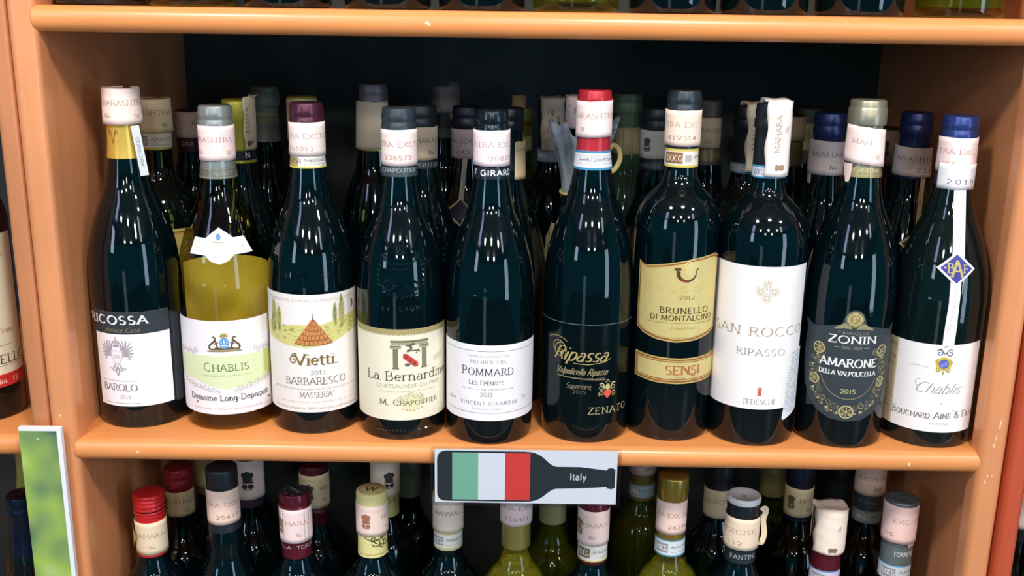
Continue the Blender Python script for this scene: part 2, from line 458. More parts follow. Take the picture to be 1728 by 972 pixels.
    def tiny(s, c, u, v, h, w, layer=1, seed=1):
        # a line of print too small to read: short ticks word by word
        rnd = random.Random(seed); x = -w/2
        while x < w/2:
            L = h*rnd.uniform(.25, .55)
            if rnd.random() > .14: s.line(c, [(u+x, v-h*rnd.uniform(.2, .5)), (u+x+L*.5, v+h*rnd.uniform(.2, .5))], h*.22, layer)
            x += L+h*.22
    def ridge(s, c, pts, w, hgt):
        for (x0, y0), (x1, y1) in zip(pts, pts[1:]):
            L = math.hypot(x1-x0, y1-y0)
            if L < 1e-5: continue
            nx, ny = -(y1-y0)/L*w/2, (x1-x0)/L*w/2
            b = len(s.v)
            for (px, py), o in (((x0-nx, y0-ny), 0), ((x1-nx, y1-ny), 0), ((x0, y0), hgt), ((x1, y1), hgt), ((x0+nx, y0+ny), 0), ((x1+nx, y1+ny), 0)):
                s.v.append(s.f(px, py, o))
            i = s.m(c)
            s.fc += [(b, b+1, b+3, b+2), (b+2, b+3, b+5, b+4)]; s.mi += [i, i]
    def build(s, name, parent, label=None):
        if not s.fc: return None
        o = mesh_obj(name, s.v, s.fc, s.mats, parent, s.mi, sharp=60)
        if label: o['label'] = label
        return o

def lion(p, u, v, h, c, rot=0, layer=1):
    cr, sr = math.cos(R_(rot)), math.sin(R_(rot))
    def T(x, y): return (u+(x*cr-y*sr)*h, v+(x*sr+y*cr)*h)
    def el(x, y, a, b):
        n = 10; p.fill(c, [T(x+a*math.cos(2*math.pi*i/n), y+b*math.sin(2*math.pi*i/n)) for i in range(n)], layer, du=3)
    el(0, .32, .14, .17); el(-.17, .27, .12, .15); el(.17, .27, .12, .15); el(0, .05, .24, .14)
    p.line(c, [T(-.27, -.1), T(.27, -.1)], h*.09, layer)
    el(-.14, -.3, .14, .13); el(.14, -.3, .14, .13); p.line(c, [T(-.2, -.46), T(.2, -.46)], h*.05, layer)
# ------------------------------------------------------------------ the room and the cabinet
def struct(o): o['kind'] = 'structure'; return o
plaster = mat('shop_plaster', (176, 176, 172), .8, var=.04, scale=4)
tile = mat('shop_floor', (120, 112, 104), .35, var=.1, scale=3)
struct(box('floor', (-4000, -5500, -1270), (4000, 620, -1250), tile))
struct(box('ceiling', (-4000, -5500, 1460), (4000, 620, 1480), plaster))
struct(box('wall_back', (-4000, 600, -1250), (4000, 620, 1460), plaster))
def nose(t, yb=420, yf=30, top=0.0):
    # shelf section (Y, Z): flat board with a half-round front edge
    r = t/2; cz = top-r
    pts = [(yb, top)]
    pts += [(yf+r*.9-r*.9*math.sin(R_(a)), cz+r*math.cos(R_(a))) for a in range(0, 181, 15)]
    pts += [(yb, top-t)]
    return pts
def upright_sec(x0, x1, yf, yb=420, r=7, lip0=0, lip1=0):
    # upright section (X, Y) with rounded front corners; lips are the moulding's overhang inwards
    pts = [(x0, yb), (x0, yf+22)]
    if lip0: pts += [(x0-lip0, yf+20)]
    a0, b0 = x0-lip0, x1+lip1
    pts += [(a0+r-r*math.cos(R_(a)), yf+r-r*math.sin(R_(a))) for a in range(0, 91, 15)]
    pts += [(b0-r+r*math.sin(R_(a)), yf+r-r*math.cos(R_(a))) for a in range(0, 91, 15)]
    if lip1: pts += [(x1+lip1, yf+20)]
    pts += [(x1, yf+22), (x1, yb)]
    return pts
def upright(name, x0, x1, yf, m, parent, z0=-1240, z1=1100, **k):
    return sweep_x(name, upright_sec(x0, x1, yf, **k), z0, z1, m, parent, axis='Z')
cab = empty('wine_cabinet', (0, 0, 0), 'orange wood-laminate open cabinet with half-round shelf edges, filling the frame', 'cabinet', 'wine cabinets side by side')
upright('side_panel', -408, -387, 31, WOOD_Z, cab, lip1=2.5)
upright('side_panel', 426.5, 441, 28, WOOD_Z, cab, lip0=9)
for top, t in ((0, 19.5), (374.5, 21), (-375, 20), (775, 21), (-790, 20)):
    s_ = sweep_x('shelf', nose(t, top=top), -387, 426.5, WOOD_X, cab)
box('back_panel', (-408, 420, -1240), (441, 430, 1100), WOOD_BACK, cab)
box('plinth', (-387, 70, -1248), (426.5, 90, -1100), WOOD_TAN, cab)
lc = empty('wine_cabinet', (0, 0, 0), 'tan wood-laminate cabinet cut off by the left edge, behind the green picture strip', 'cabinet', 'wine cabinets side by side')
upright('side_panel', -426, -409.2, 35, WOOD_TAN, lc, r=5)
for top, t in ((2, 20), (374.5, 21), (-375, 20), (775, 21)): sweep_x('shelf', nose(t, top=top, yf=33), -1180, -426, WOOD_X, lc)
upright('side_panel', -1200, -1180, 35, WOOD_TAN, lc)
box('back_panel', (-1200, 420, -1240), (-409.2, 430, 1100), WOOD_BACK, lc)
rc = empty('wine_cabinet', (0, 0, 0), 'red-brown laminate cabinet cut off by the right edge of the photo', 'cabinet', 'wine cabinets side by side')
upright('side_panel', 442.4, 460, 22, WOOD_RED, rc, r=6)
for top, t in ((20, 20), (374.5, 21), (-375, 20), (775, 21)): sweep_x('shelf', nose(t, top=top, yf=24), 460, 1230, WOOD_X, rc)
upright('side_panel', 1230, 1248, 22, WOOD_RED, rc)
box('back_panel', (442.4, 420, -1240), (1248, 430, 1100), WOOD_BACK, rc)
# worn paint flecks on the mouldings
chip = mat('bare_chip', (250, 220, 180), .6)
def flecks(spots, parent):
    vs, fs = [], []
    for x, y, z, a, c in spots:
        b = len(vs)
        vs += [(x-a, y, z-c*.6), (x+a*.4, y, z-c), (x+a, y, z+c*.3), (x-a*.3, y-.1, z+c)]; fs.append((b, b+1, b+2, b+3))
    o = mesh_obj('worn_chips', vs, fs, [chip], parent, smooth=False); o['kind'] = 'stuff'
flecks([(-397, 30.8, 24, 1.2, 1), (-331, 29.7, -9.5, 1.6, 1.2), (-64, 29.8, -11, 1.2, 2), (356, 29.8, -9.8, 1.2, 2), (-71, 29.8, 365, 2, 1.6), (-69, 29.8, 363.5, 1, 1.5),
        (431, 27.8, 30, .7, 5), (429, 27.8, 17, .6, 3), (428, 27.8, 10, .7, 2.5), (426, 27.8, -20, .7, 2.2), (424.5, 27.8, -25, .7, 2), (430, 27.8, -19, .7, .8)], cab)
# ------------------------------------------------------------------ bottles
def bottle_prof(kind, H, r, drop=0):
    if kind == 'burgundy':
        k = r/40.4; s = (H-296)
        pts = [(r-3.5, 0), (r-1.2, 1.0), (r, 4), (r, 60), (r, 128), (r*.985, 142+s*.5), (r*.925, 162+s*.6), (r*.83, 177+s*.6), (r*.70, 193+s*.7),
               (r*.535, 209+s*.7), (17.6, 225+s*.8), (14.8, 243+s*.9), (13.9, 256+s), (13.7, H-24)]
    else:
        s = (H-310)*.9-drop
        pts = [(r-3.5, 0), (r-1.2, 1.0), (r, 4), (r, 60), (r, 150), (r, 186+s), (r*.975, 198+s), (r*.90, 208.5+s), (r*.78, 217+s), (r*.59, 225+s),
               (17.4, 231+s), (14.7, 239+s), (13.9, 250+s), (13.7, H-24)]
    if drop and kind == 'burgundy': pts = pts[:4] + [(q[0], q[1]-drop) for q in pts[4:-1]] + pts[-1:]
    body = pts[:3] + smooth_prof(pts[3:], 6)
    top = [(13.7, H-21), (14.6, H-20), (14.7, H-13), (14.2, H-12), (14.2, H-4), (13.8, H-1.5), (12.9, H-0.3)]
    return body + top
def base_in(r): return [(0.001, 7), (r*.45, 5), (r*.75, 1.5), (r-6, 0)]
GROUP = {'m': 'wine bottles on the middle shelf', 'l': 'wine bottles on the lower shelf', 't': 'wine bottles on the top shelf',
         'n': 'wine bottles in the neighbouring cabinets'}
class Bottle:
    def __init__(s, shelf, X, Y, H, r, kind, glass, label, z=0.0, wine=None, fill=None, seg=56, drop=0):
        s.root = empty('wine_bottle', (X, Y, z+.0004), label, 'bottle', GROUP[shelf])
        s.H = H; s.r = r
        pts = bottle_prof(kind, H, r, drop)
        s.prof = Prof(pts)
        s.glass = lathe('glass_body', base_in(r) + pts, glass, s.root, seg)
        if wine:
            f = fill or H*0.76
            ip = [(max(2.0, q[0]-2.2), max(q[1], 8.0)) for q in pts if 3 < q[1] < f]
            lathe('wine', [(0.001, 8.5)] + ip + [(ip[-1][0]-1, f), (0.001, f)], wine, s.root, 40)
        s.cap = s.prof
    def capsule(s, length, m, style='foil', name='capsule', label=None, topm=None, rw=0.0):
        H, z0 = s.H, s.H-length
        g = lambda z, e: (s.prof(z)+e+rw, z)
        e = .45
        n = max(2, int((length-22)/8))
        p = [(s.prof(z0)+rw+.05, z0)] + [g(z0+.4+(length-22.4)*i/n, e) for i in range(n+1)]
        if style == 'foil':
            p += [(14.9+rw, H-20.5), (15.2+rw, H-19), (15.2+rw, H-13), (14.5+rw, H-11.8), (14.6+rw, H-10.6), (15.1+rw, H-9), (15.1+rw, H-6), (14.6+rw, H-4.2), (14.5+rw, H-1.5), (14.0+rw, H-.2), (13.0+rw, H+.3)]
        elif style == 'screw':
            p += [(14.6+rw, H-21)]
            z = H-20
            for k in range(4):
                p += [(14.3+rw, z), (15.1+rw, z+1.2), (15.1+rw, z+2.6), (14.3+rw, z+3.6)]; z += 4.0
            p += [(15.1+rw, H-3.4), (15.2+rw, H-1.6), (14.4+rw, H-.1), (13.2+rw, H+.3)]
        elif style == 'collar':
            p = p[:-1] + [(14.2+rw, H-22), (14.3+rw, H-21.2), (16.2+rw, H-20.6), (16.4+rw, H-19.5), (16.3+rw, H-7.5), (15.6+rw, H-6.5), (15.2+rw, H-5), (15.2+rw, H-1.2), (14.5+rw, H), (13+rw, H+.3)]
        elif style == 'smooth':
            p += [(14.9+rw, H-20), (15.1+rw, H-16), (15.1+rw, H-2), (14.7+rw, H-.5), (13.8+rw, H+.2)]
        elif style == 'bare':
            p = [(s.prof(z0)+.1, z0), (s.prof(z0)+.5, z0+1), (14.6, H-2), (14.2, H+.1), (12.5, H+.3)]
        last = p[-1]
        s.capo = lathe(name, p + [(0.001, H+.3)], m, s.root, 48)
        if label: s.capo['label'] = label
        s.cap = Prof(p[1:])
        return s.capo
    def band(s, d0, d1, m, name='band', off=.12, u=None, label=None, skew=0, du=2.0):
        # paper or printed ring on the capsule; d0,d1 = distances below the top
        f = wrap(lambda z: s.cap(z) if z > s.H-200 else s.prof(z), 14.9)
        p = Pen(f, off, du=du, dv=6)
        u = u or (-46.8, 46.8)
        p.fill(m, [(u[0], s.H-d1-skew*u[0]), (u[1], s.H-d1-skew*u[1]), (u[1], s.H-d0-skew*u[1]), (u[0], s.H-d0-skew*u[0])], 0)
        return p.build(name, s.root, label), Pen(f, off, ulim=u)
    def strip(s, d0, d1, t1='', t2='', u=None, c=(250, 226, 216), tc=(206, 170, 132), nc=None, off=.55, u1=0, u2=0, lu=None, skew=0, lean=0, h=4.3, loose=True, w1=None, w2=None, no=None):
        # excise tax strip pasted around the neck, its outline slightly loose
        u = u or (-44, 44); H = s.H
        rr = max(s.cap(z) if z > H-200 else s.prof(z) for z in (H-d0, H-d1, H-(d0+d1)/2))
        f0 = lambda z: rr + lean*(H-d0-z)
        f = wrap(f0, 15.0)
        p = Pen(f, off, du=1.6, dv=5)
        rnd = random.Random(int(abs(d0*7+d1*3+u[0])))
        jag = lambda: rnd.uniform(-.35, .35) if loose else 0
        n = 9
        topl = [(u[0]+(u[1]-u[0])*i/n, H-d0-skew*(u[0]+(u[1]-u[0])*i/n)+jag()) for i in range(n+1)]
        botl = [(u[0]+(u[1]-u[0])*i/n, H-d1-skew*(u[0]+(u[1]-u[0])*i/n)+jag()) for i in range(n+1)]
        p.fill(paper(c), botl + topl[::-1], 0)
        o = p.build('tax_strip', s.root)
        md = o.modifiers.new('paper', 'SOLIDIFY'); md.thickness = 0.00025; md.offset = -1
        q = Pen(f, off+.06, ulim=(u[0]+.5, u[1]-.5)); nc = nc or tc
        mid = H-(d0+d1)/2; hh = (d1-d0)
        if t1: q.text(tc, t1, u1, mid+hh*.10-skew*u1, h, w1, wt=.12, sp=.1, rise=-skew)
        if t2: q.text(nc, t2, u2, mid-hh*.27-skew*u2, h*.85, w2, wt=.15, sp=.14, rise=-skew, style='serif')
        if no is not None: q.text(tc, 'No.', no, mid-hh*.25-skew*no, h*.8, None, wt=.12, rise=-skew)
        if lu is not None: lion(q, lu, mid-skew*lu, hh*.5, tuple(int(v*.8) for v in tc))
        q.build('lettering', o)
        return o
    def label(s, cons, m, name='label', base=.12, du=2.0, dv=None):
        p = Pen(wrap(s.prof, s.r), base, du=du, dv=dv); p.fill(m, cons, 0)
        return p.build(name, s.root)
    def pen(s, base=.2, ulim=None, dv=None, du=2.0):
        return Pen(wrap(s.prof, s.r), base, ulim=ulim, dv=dv, du=du)
def rectc(u0, u1, v0, v1): return [(u0, v0), (u1, v0), (u1, v1), (u0, v1)]
def frame(p, c, u0, u1, v0, v1, w, layer=1):
    p.line(c, [(u0, v0), (u1, v0)], w, layer); p.line(c, [(u0, v1), (u1, v1)], w, layer)
    p.line(c, [(u0, v0), (u0, v1)], w, layer); p.line(c, [(u1, v0), (u1, v1)], w, layer)
WHITE = paper((244, 240, 244)); CREAM = paper((240, 232, 204)); DARKP = paper((46, 54, 60))
GREY = (92, 90, 92)

# ---- 1: gold capsule, white label with a dark header
b = Bottle('m', -.3462, .0999, 303.6, 40.4, 'burgundy', GL_BLACK, 'dark bottle with gold capsule and white label under a black header, leftmost in front row')
b.capsule(60, foil((224, 186, 84)), 'smooth')
p = Pen(wrap(b.cap, 14.9), .15); g = (150, 118, 50)
p.line(g, [(-9, 269), (-6, 262), (-5, 257)], .7); p.line(g, [(-2, 269), (-4, 262), (-5, 257)], .7); p.curl(g, -8, 267, 2.4, .5, 90); p.curl(g, -2.4, 267, 2.2, .5, 90, sgn=-1)
p.build('emblem', b.capo)
b.strip(-1.2, 30, 'MAHARASHTRA', '54', off=.9, u1=2, w1=48, u2=17, no=-7, h=4.6, lean=.03)
o = box('seal_strip', (0, -.2, -44), (7, .2, 0), paper((206, 214, 218)), b.root)
o.location = (.0118, -.0150, .2725); o.rotation_euler = (R_(-2), R_(-7), R_(18))
q = Pen(flat_front(-.25), .05); q.text((110, 116, 122), 'ABCD0123', 3.5, -23, 2.6, 26, rot=90, style='sans'); q.build('lettering', o)
L = b.label(rectc(-32, 41.5, 21.5, 110.5), WHITE)
p = b.pen()
p.rect(DARKP, -32, 41.5, 90.2, 110.5, 1)
p.text((238, 236, 238), 'RICOSSA', -8.5, 103.3, 7.6, 60, wt=.24, sp=.12, layer=2)
p.text((186, 168, 104), 'Antica Casa', -1, 94.2, 4.6, 32, style='script', slant=.5, wt=.09, layer=2)
br = (196, 150, 120)
p.line(br, [(-27, 46), (10, 46)], .35, 2); p.line(br, [(-27, 24.5), (10, 24.5)], .35, 2)
p.text((112, 104, 106), 'BAROLO', -8.5, 39.6, 6.2, 34, wt=.13, layer=2)
p.text((222, 190, 190), '2014', -3, 30.6, 3.6, 10, layer=2)
p.build('lettering', L)
p = b.pen(); ec = (214, 204, 210); ed = (190, 178, 188); cx, cy = -8, 70
for sg in (-1, 1):
    for k in range(9):
        a = R_(100-k*17); L0 = 14.5 - abs(k-3)*.7
        p.line(ec if k % 2 else ed, [(cx+sg*4.5, cy+4-k*.5), (cx+sg*(4+L0*.55*math.cos(a)+2), cy+3+L0*.55*math.sin(a)), (cx+sg*(4+L0*math.cos(a)*.9), cy+2+L0*.95*math.sin(a))], 1.3, 2)
    p.curl(ed, cx+sg*4, cy-13, 2.6, .7, 90, sgn=sg); p.line(ec, [(cx+sg*2, cy-8), (cx+sg*5, cy-13), (cx+sg*8, cy-12)], 1.2, 2)
p.fill(ec, [(cx-5.5, cy+5), (cx-5.5, cy-2), (cx-3, cy-7), (cx, cy-9.5), (cx+3, cy-7), (cx+5.5, cy-2), (cx+5.5, cy+5)], 3)
p.fill((236, 230, 234), [(cx-4.3, cy+4), (cx-4.3, cy-1.5), (cx-2.5, cy-6), (cx, cy-8), (cx+2.5, cy-6), (cx+4.3, cy-1.5), (cx+4.3, cy+4)], 4)
p.line(ec, [(cx-3, cy), (cx+3, cy)], .6, 5); p.line(ec, [(cx-3, cy-2), (cx+3, cy-2)], .6, 5)
p.ell(ed, cx, cy+12.5, 2.2, 3.4, 3); p.line(ed, [(cx, cy+16), (cx, cy+18)], .5, 3); p.line(ed, [(cx-3, cy+9), (cx+3, cy+9)], 1.6, 3)
p.line(ed, [(cx, cy-10), (cx-1.5, cy-15), (cx, cy-19), (cx+1.5, cy-15), (cx, cy-10)], 1.0, 3)
p.build('emblem', L)
L2 = b.label(rectc(44, 66, 20, 104), DARKP, 'back_label')

# ---- 2: olive see-through glass, white neck and body labels
b = Bottle('m', -.2639, .0988, 290.3, 41.3, 'burgundy', GL_OLIVE, 'olive green glass bottle with a winged white neck label and white body label, silver capsule', wine=None)
m_in = mat('dark_wine_fill', (34, 36, 14), .2)
b.capsule(63, foil((142, 148, 146)), 'foil')
b.strip(16.5, 47, 'ARASHTRA', '18', off=.6, u1=0, w1=36, u2=14, no=-12, c=(252, 224, 222), tc=(216, 160, 140))
o_, q = b.band(53, 62.5, foil((122, 124, 112)), u=(-44, 44)); q.text((190, 190, 176), 'ALBERT', 8, b.H-58, 3, 16); q.line((190, 190, 160), [(-30, b.H-54), (30, b.H-54)], .35); q.line((190, 190, 160), [(-30, b.H-61.5), (30, b.H-61.5)], .35); q.build('lettering', o_)
f2 = Pen(wrap(b.prof, 36), .2, du=1.5, dv=2.5)
sh = [(-21, 164), (-6, 163.5), (-1, 158.5), (6.5, 155.5), (14, 158.5), (19, 163.5), (37, 164), (31, 178.5), (20, 178), (14, 182.5), (6.5, 187), (-1, 182), (-6, 178), (-18, 178.5)]
f2.fill(WHITE, sh, 0); N = f2.build('neck_label', b.root)
p = Pen(wrap(b.prof, 36), .3, dv=3); p.ell((96, 140, 200), 6, 179, 2.2, 3, 1); p.line((208, 190, 120), [(1, 174.5), (13, 174.5)], .7, 1); p.text((212, 200, 190), 'DOMAINE', 7, 170, 2.2, 34, layer=1); p.text((176, 170, 170), '2015', 6.5, 163, 2.4, 10, layer=1)
p.ell((220, 180, 150), -14, 170, .8, .8, 1); p.ell((220, 180, 150), 28, 170, .8, .8, 1)
p.build('lettering', N)
L = b.label(rectc(-58, 63, 15.8, 104.5), WHITE)
bk = Pen(wrap(lambda z: b.r-1.4, b.r), 0, du=3); bk.rect(paper((240, 226, 160)), 72, 188, 16, 146, 0); bk.build('back_label', b.root)
p = b.pen(); gp = (222, 232, 186); gd = (198, 190, 176)
p.fill(gp, [(-44, 70), (-30, 71), (-10, 72), (26, 72), (44, 71), (60, 69), (60, 48), (44, 46), (34, 43), (20, 42), (6, 40), (-6, 43), (-24, 48), (-44, 50)], 1)
p.fill((206, 212, 128), [(45, 71.5), (62.5, 71), (62.5, 52), (50, 46), (45, 52)], 2)  # light falloff along the band, painted as a darker green end
for sg, c0 in ((-1, -14), (1, 30)):
    for k in range(4):
        u0 = c0+sg*(6+k*7); p.curl(gd, u0, 75.5-k*.4, 3.0, .4, 200 if sg < 0 else -20, 1.3, sg, 3); p.curl(gd, u0+sg*3, 73, 2.1, .35, 20, 1.2, -sg, 3)
    for k in range(5):
        u0 = c0+sg*(22-k*8); p.curl(gd, u0, 46-k*1.5, 3.2, .4, 30, 1.3, sg, 3); p.curl(gd, u0-sg*4, 44-k*1.5, 2.2, .35, 220, 1.2, -sg, 3)
    p.curl((176, 170, 110), 55*sg if sg > 0 else -50, 52, 4.5, .5, 0, 1.6, sg, 3)
p.text((116, 128, 88), 'CHABLIS', 8, 60.5, 6.4, 41, wt=.13, sp=.12, layer=4, big=1.2)
p.tiny((190, 196, 150), 8, 53, 1.8, 46, 4, 3)
p.text((72, 68, 66), 'Domaine Long-Depaquit', 9.5, 31.8, 5.4, 78, wt=.15, layer=4)
p.tiny((206, 200, 200), 8, 21, 2, 66, 4, 5)
p.ell((150, 120, 70), -22, 26.5, 1.1, 1.1, 4); p.ell((120, 110, 60), 50, 25, 1.3, 1.3, 4)
p.build('lettering', L)
p = b.pen(); cb = (118, 98, 66)
p.ell((104, 160, 216), 7.5, 84, 4.2, 5.4, 2); p.line((226, 240, 250), [(5, 83), (5, 86)], .7, 3); p.line((226, 240, 250), [(7.5, 83), (7.5, 87)], .7, 3); p.line((226, 240, 250), [(10, 83), (10, 86)], .7, 3); p.line((226, 240, 250), [(5, 81.5), (10, 81.5)], .7, 3)
p.rect((176, 150, 80), 4, 11, 89.5, 91.5, 2); p.ell((176, 150, 80), 7.5, 92, 2.5, 1.2, 2)
for sg in (-1, 1):
    c = 7.5+sg*9
    p.line(cb, [(c-sg*3.5, 79), (c-sg*2, 83), (c-sg*1.5, 87)], 1.4, 2); p.line(cb, [(c-sg*1.5, 87), (c+sg*1.5, 84), (c+sg*4, 82), (c+sg*4.5, 78.5)], 1.8, 2); p.line(cb, [(c-sg*1.8, 87), (c-sg*.5, 90), (c+sg*1.4, 89)], 1.3, 2); p.line(cb, [(c, 83), (c-sg*4, 84.5)], .9, 2)
p.rect(cb, -6, 21, 77.3, 79, 2); p.rect((160, 140, 96), -8, 23, 75.6, 77, 2); p.rect(cb, -1, 16, 79, 80, 2)
p.build('emblem', L)

# ---- 3: plum capsule, label with a hut in a landscape
b = Bottle('m', -.1822, .0922, 294.5, 40.1, 'burgundy', GL_BLACK, 'dark bottle with plum capsule, label printed with a straw hut between cypresses')
b.capsule(55.5, foil((86, 44, 62), .28, .5), 'foil')
b.strip(16, 45, 'TRA EXCISE', '966993', off=.6, u1=3, w1=42, u2=-4, w2=23, c=(250, 232, 226), tc=(222, 184, 160))
o_, q = b.band(44.5, 55.5, paper((236, 232, 222)), u=(-44, 44), off=.35); q.base += .1
q.rect((176, 160, 96), -20, -6, b.H-54, b.H-46, 1); q.text((96, 88, 130), '0158', -9, b.H-49, 4, 12, layer=2); q.text((132, 132, 150), 'AAB00O40C', 10, b.H-48.5, 2.6, 22, style='sans', wt=.16); q.tiny((150, 150, 160), 10, b.H-52, 1.5, 20); q.rect((210, 200, 90), -44, 44, b.H-55.5, b.H-54, 1); q.build('lettering', o_)
p = b.pen(0, dv=2); gl = GL_BLACK
for k, ch in enumerate('ALBEISA'):
    for st in G[ch][1]:
        pp = [(-20+k*7+a*4.6, 146+bb*4.6) for a, bb in flat_stroke(st)]; p.ridge(gl, pp, 1.1, .55)
p.build('embossing', b.glass)
L = b.label(rectc(-58, 58, 21.3, 131.5), paper((242, 236, 232)))
p = b.pen()
gy, gg = (216, 210, 132), (156, 158, 84)
hill = [(-56, 101), (-40, 103.5), (-20, 102), (-8, 104), (10, 103), (24, 106), (44, 110), (56, 112), (56, 97), (40, 92), (20, 85), (0, 82.5), (-20, 84.5), (-40, 88), (-56, 92)]
p.fill(gy, hill, 1)
rnd = random.Random(4)
for k in range(150):
    u0 = rnd.uniform(-54, 54); v0 = 86+abs(u0)*.14+rnd.uniform(0, 14)
    p.line(gg if k % 3 else (220, 214, 120), [(u0, v0), (u0+rnd.uniform(1, 4), v0+rnd.uniform(-.6, .9))], .45, 2)
for (u0, v0, hh, ww) in ((-33, 94, 31, 3.6), (-26, 95, 24, 3.0), (27, 101, 22, 2.2), (34, 98, 30, 3.2), (-36, 92, 18, 3.0)):
    p.ell((178, 176, 106), u0, v0+hh/2, ww, hh/2, 3, 14)
    for k in range(14):
        t = rnd.random(); p.line((112, 120, 52), [(u0+rnd.uniform(-.7, .7)*ww*(1-t*.6), v0+t*hh), (u0+rnd.uniform(-.3, .3), v0+t*hh+2.2)], .5, 4)
hc = (206, 140, 84); hd = (160, 92, 50); hx = 7
for k in range(5):
    w0, w1 = 17-k*3.2, 14.5-k*3.2; v0 = 86+k*4.4
    p.fill(hc, [(hx-w0, v0+.8), (hx-w0*.5, v0-.8), (hx+w0*.5, v0-.8), (hx+w0, v0+.8), (hx+max(w1, 1), v0+5), (hx-max(w1, 1), v0+5)], 4+k)
    for j in range(9-k): 
        uu = hx-w0+.8+(2*w0-1.6)*j/(8-k); p.line(hd, [(uu, v0-.3), (hx+(uu-hx)*.9, v0+3)], .45, 9)
    p.line(hd, [(hx-w0, v0+.6), (hx-w0*.5, v0-.9), (hx+w0*.5, v0-.9), (hx+w0, v0+.6)], .5, 9)
p.fill(hd, [(hx-2, 107), (hx+2, 107), (hx, 110)], 9); p.line((90, 80, 60), [(hx, 108), (hx-.6, 115)], .5, 9)
k = [(46.5+3*math.cos(R_(a)), 118.5+4*math.sin(R_(a))) for a in range(-100, 101, 20)] + [(46.0+1.2*math.cos(R_(a)), 118.5+2.9*math.sin(R_(a))) for a in range(90, -91, -20)]
p.fill((150, 112, 48), k, 2)
p.build('picture', L)
p = b.pen(); br = (156, 128, 62)
p.text((226, 208, 190), 'DENOMINAZIONE DI ORIGINE CONTROLLATA E GARANTITA', 6, 126, 2.4, 92, wt=.1)
p.text(br, 'Vietti.', 9, 71.6, 10.5, 40, wt=.2, sp=.02, sc=0)
p.curl(br, -12, 70.5, 4.2, 1.3, 60, 1.3, 1); p.curl(br, -11, 75, 2.5, .9, 200, 1.1, -1)
p.text((150, 138, 116), '2013', 10, 59.2, 3.8, 13); p.text((120, 110, 84), 'BARBARESCO', 8, 51, 6.6, 57, wt=.12, sp=.07)
p.tiny((196, 180, 150), 6, 43.5, 2, 84, seed=8); p.text((138, 126, 96), "MASSERIA'", 8, 38, 5.2, 31, wt=.11)
p.tiny((212, 200, 180), 8, 31, 1.6, 70, seed=5); p.text((170, 150, 110), 'sono state prodotte 3900 bottiglie e 60 magnum', 6, 25.3, 2.4, 86, wt=.12, style='script', slant=.2)
p.build('lettering', L)

# ---- 4: embossed bottle
EMB = mat('raised_glass', (12, 34, 42), .13, 0, 1.0, coat=1.0)
b = Bottle('m', -.1000, .0810, 292.4, 39.6, 'burgundy', GL_BLACK, 'dark bottle with raised crossed-key crest above a cream label with two columns')
b.capsule(58, foil((52, 64, 72), .35, .3), 'foil')
b.strip(17.5, 48.5, 'HTRA EXCISE', '238573', off=.6, u1=1, w1=50, u2=0, w2=24, c=(252, 230, 226), tc=(216, 164, 140), nc=(206, 140, 100))
o_, q = b.band(49.5, 57.8, foil((60, 74, 82), .4, .2), u=(-44, 44)); q.text((206, 212, 214), 'M.CHAPOUTIER', -2, b.H-52.3, 3.4, 40, wt=.15); q.build('lettering', o_)
p = b.pen(0, dv=2); cx = 4
def rr(pts, w=1.5, h=.8): p.ridge(EMB, pts, w*1.35, h*1.9)
for k in range(25):
    a = R_(200-k*9.2); x_, y_ = cx+21*math.cos(a), 153+29*math.sin(a)*.95
    rr([(x_-1.2*math.sin(a), y_-1), (x_+1, y_+1.2)], 1.6, .9); rr([(x_-.9, y_+1), (x_+.9, y_-.9)], 1.3, .8)
rr([(cx-16, 166), (cx+14, 146)], 1.9, 1); rr([(cx+16, 166), (cx-14, 146)], 1.9, 1)
for sg in (-1, 1):
    rr([(cx+sg*16, 166), (cx+sg*19, 169), (cx+sg*15, 170), (cx+sg*14, 167)], 1.5, .9); rr([(cx+sg*12, 147), (cx+sg*17, 144), (cx+sg*15, 140), (cx+sg*11, 142)], 1.5, .9)
    rr([(cx+sg*3, 144), (cx+sg*9, 139), (cx+sg*14, 139), (cx+sg*18, 143)], 1.3, .8)
for k, (w_, v_) in enumerate(((7.5, 158), (7, 162.5), (6.5, 167), (5, 171), (3, 175))):
    rr([(cx-w_, v_), (cx-w_*.4, v_-1), (cx+w_*.4, v_-1), (cx+w_, v_)], 1.5, .9)
rr([(cx-7.5, 158), (cx-6, 168), (cx, 177.5), (cx+6, 168), (cx+7.5, 158)], 1.2, .8); rr([(cx, 176), (cx, 181)], 1.1, .8)
for k in range(7): rr([(cx-12+k*4, 131+abs(k-3)*1.2), (cx-9.5+k*4, 134+abs(k-3))], 1.4, .8)
for k, ch in enumerate('AVIGNON'):
    for st in G[ch][1]: rr([(cx-18+k*5.2+a*3.6, 121+bb*4) for a, bb in flat_stroke(st)], .9, .5)
for k in range(16): rr([(-22+k*3.4, 9), (-21+k*3.4, 10.5)], 1.2, .5)
p.build('embossing', b.glass)
L = b.label(rectc(-58, 58, 19.3, 104.4), paper((240, 234, 210)))
p = b.pen(); ol = (170, 158, 108)
p.rect(ol, -58, 58, 98.8, 104.4, 1)
for k in range(44): p.line((240, 234, 210), [(-57+k*2.6, 98.9), (-55.8+k*2.6, 99.4)], .7, 2)
p.text((84, 84, 72), 'La Bernardine', 12, 61, 8.6, 84, wt=.13, sp=.07)
p.text((140, 134, 108), 'CHATEAUNEUF-DU-PAPE', 11, 51.8, 3.3, 62, style='sans', wt=.09, sp=.1); p.tiny((212, 202, 170), 10, 46.5, 1.4, 56, seed=2)
p.text((92, 88, 66), 'M. Chapoutier', 11, 36.3, 5.4, 56, wt=.14, sc=.76, sp=.1)
p.text((214, 200, 150), '2015', 41, 75, 4.6, 13, rise=.15)
gc = (222, 212, 160)
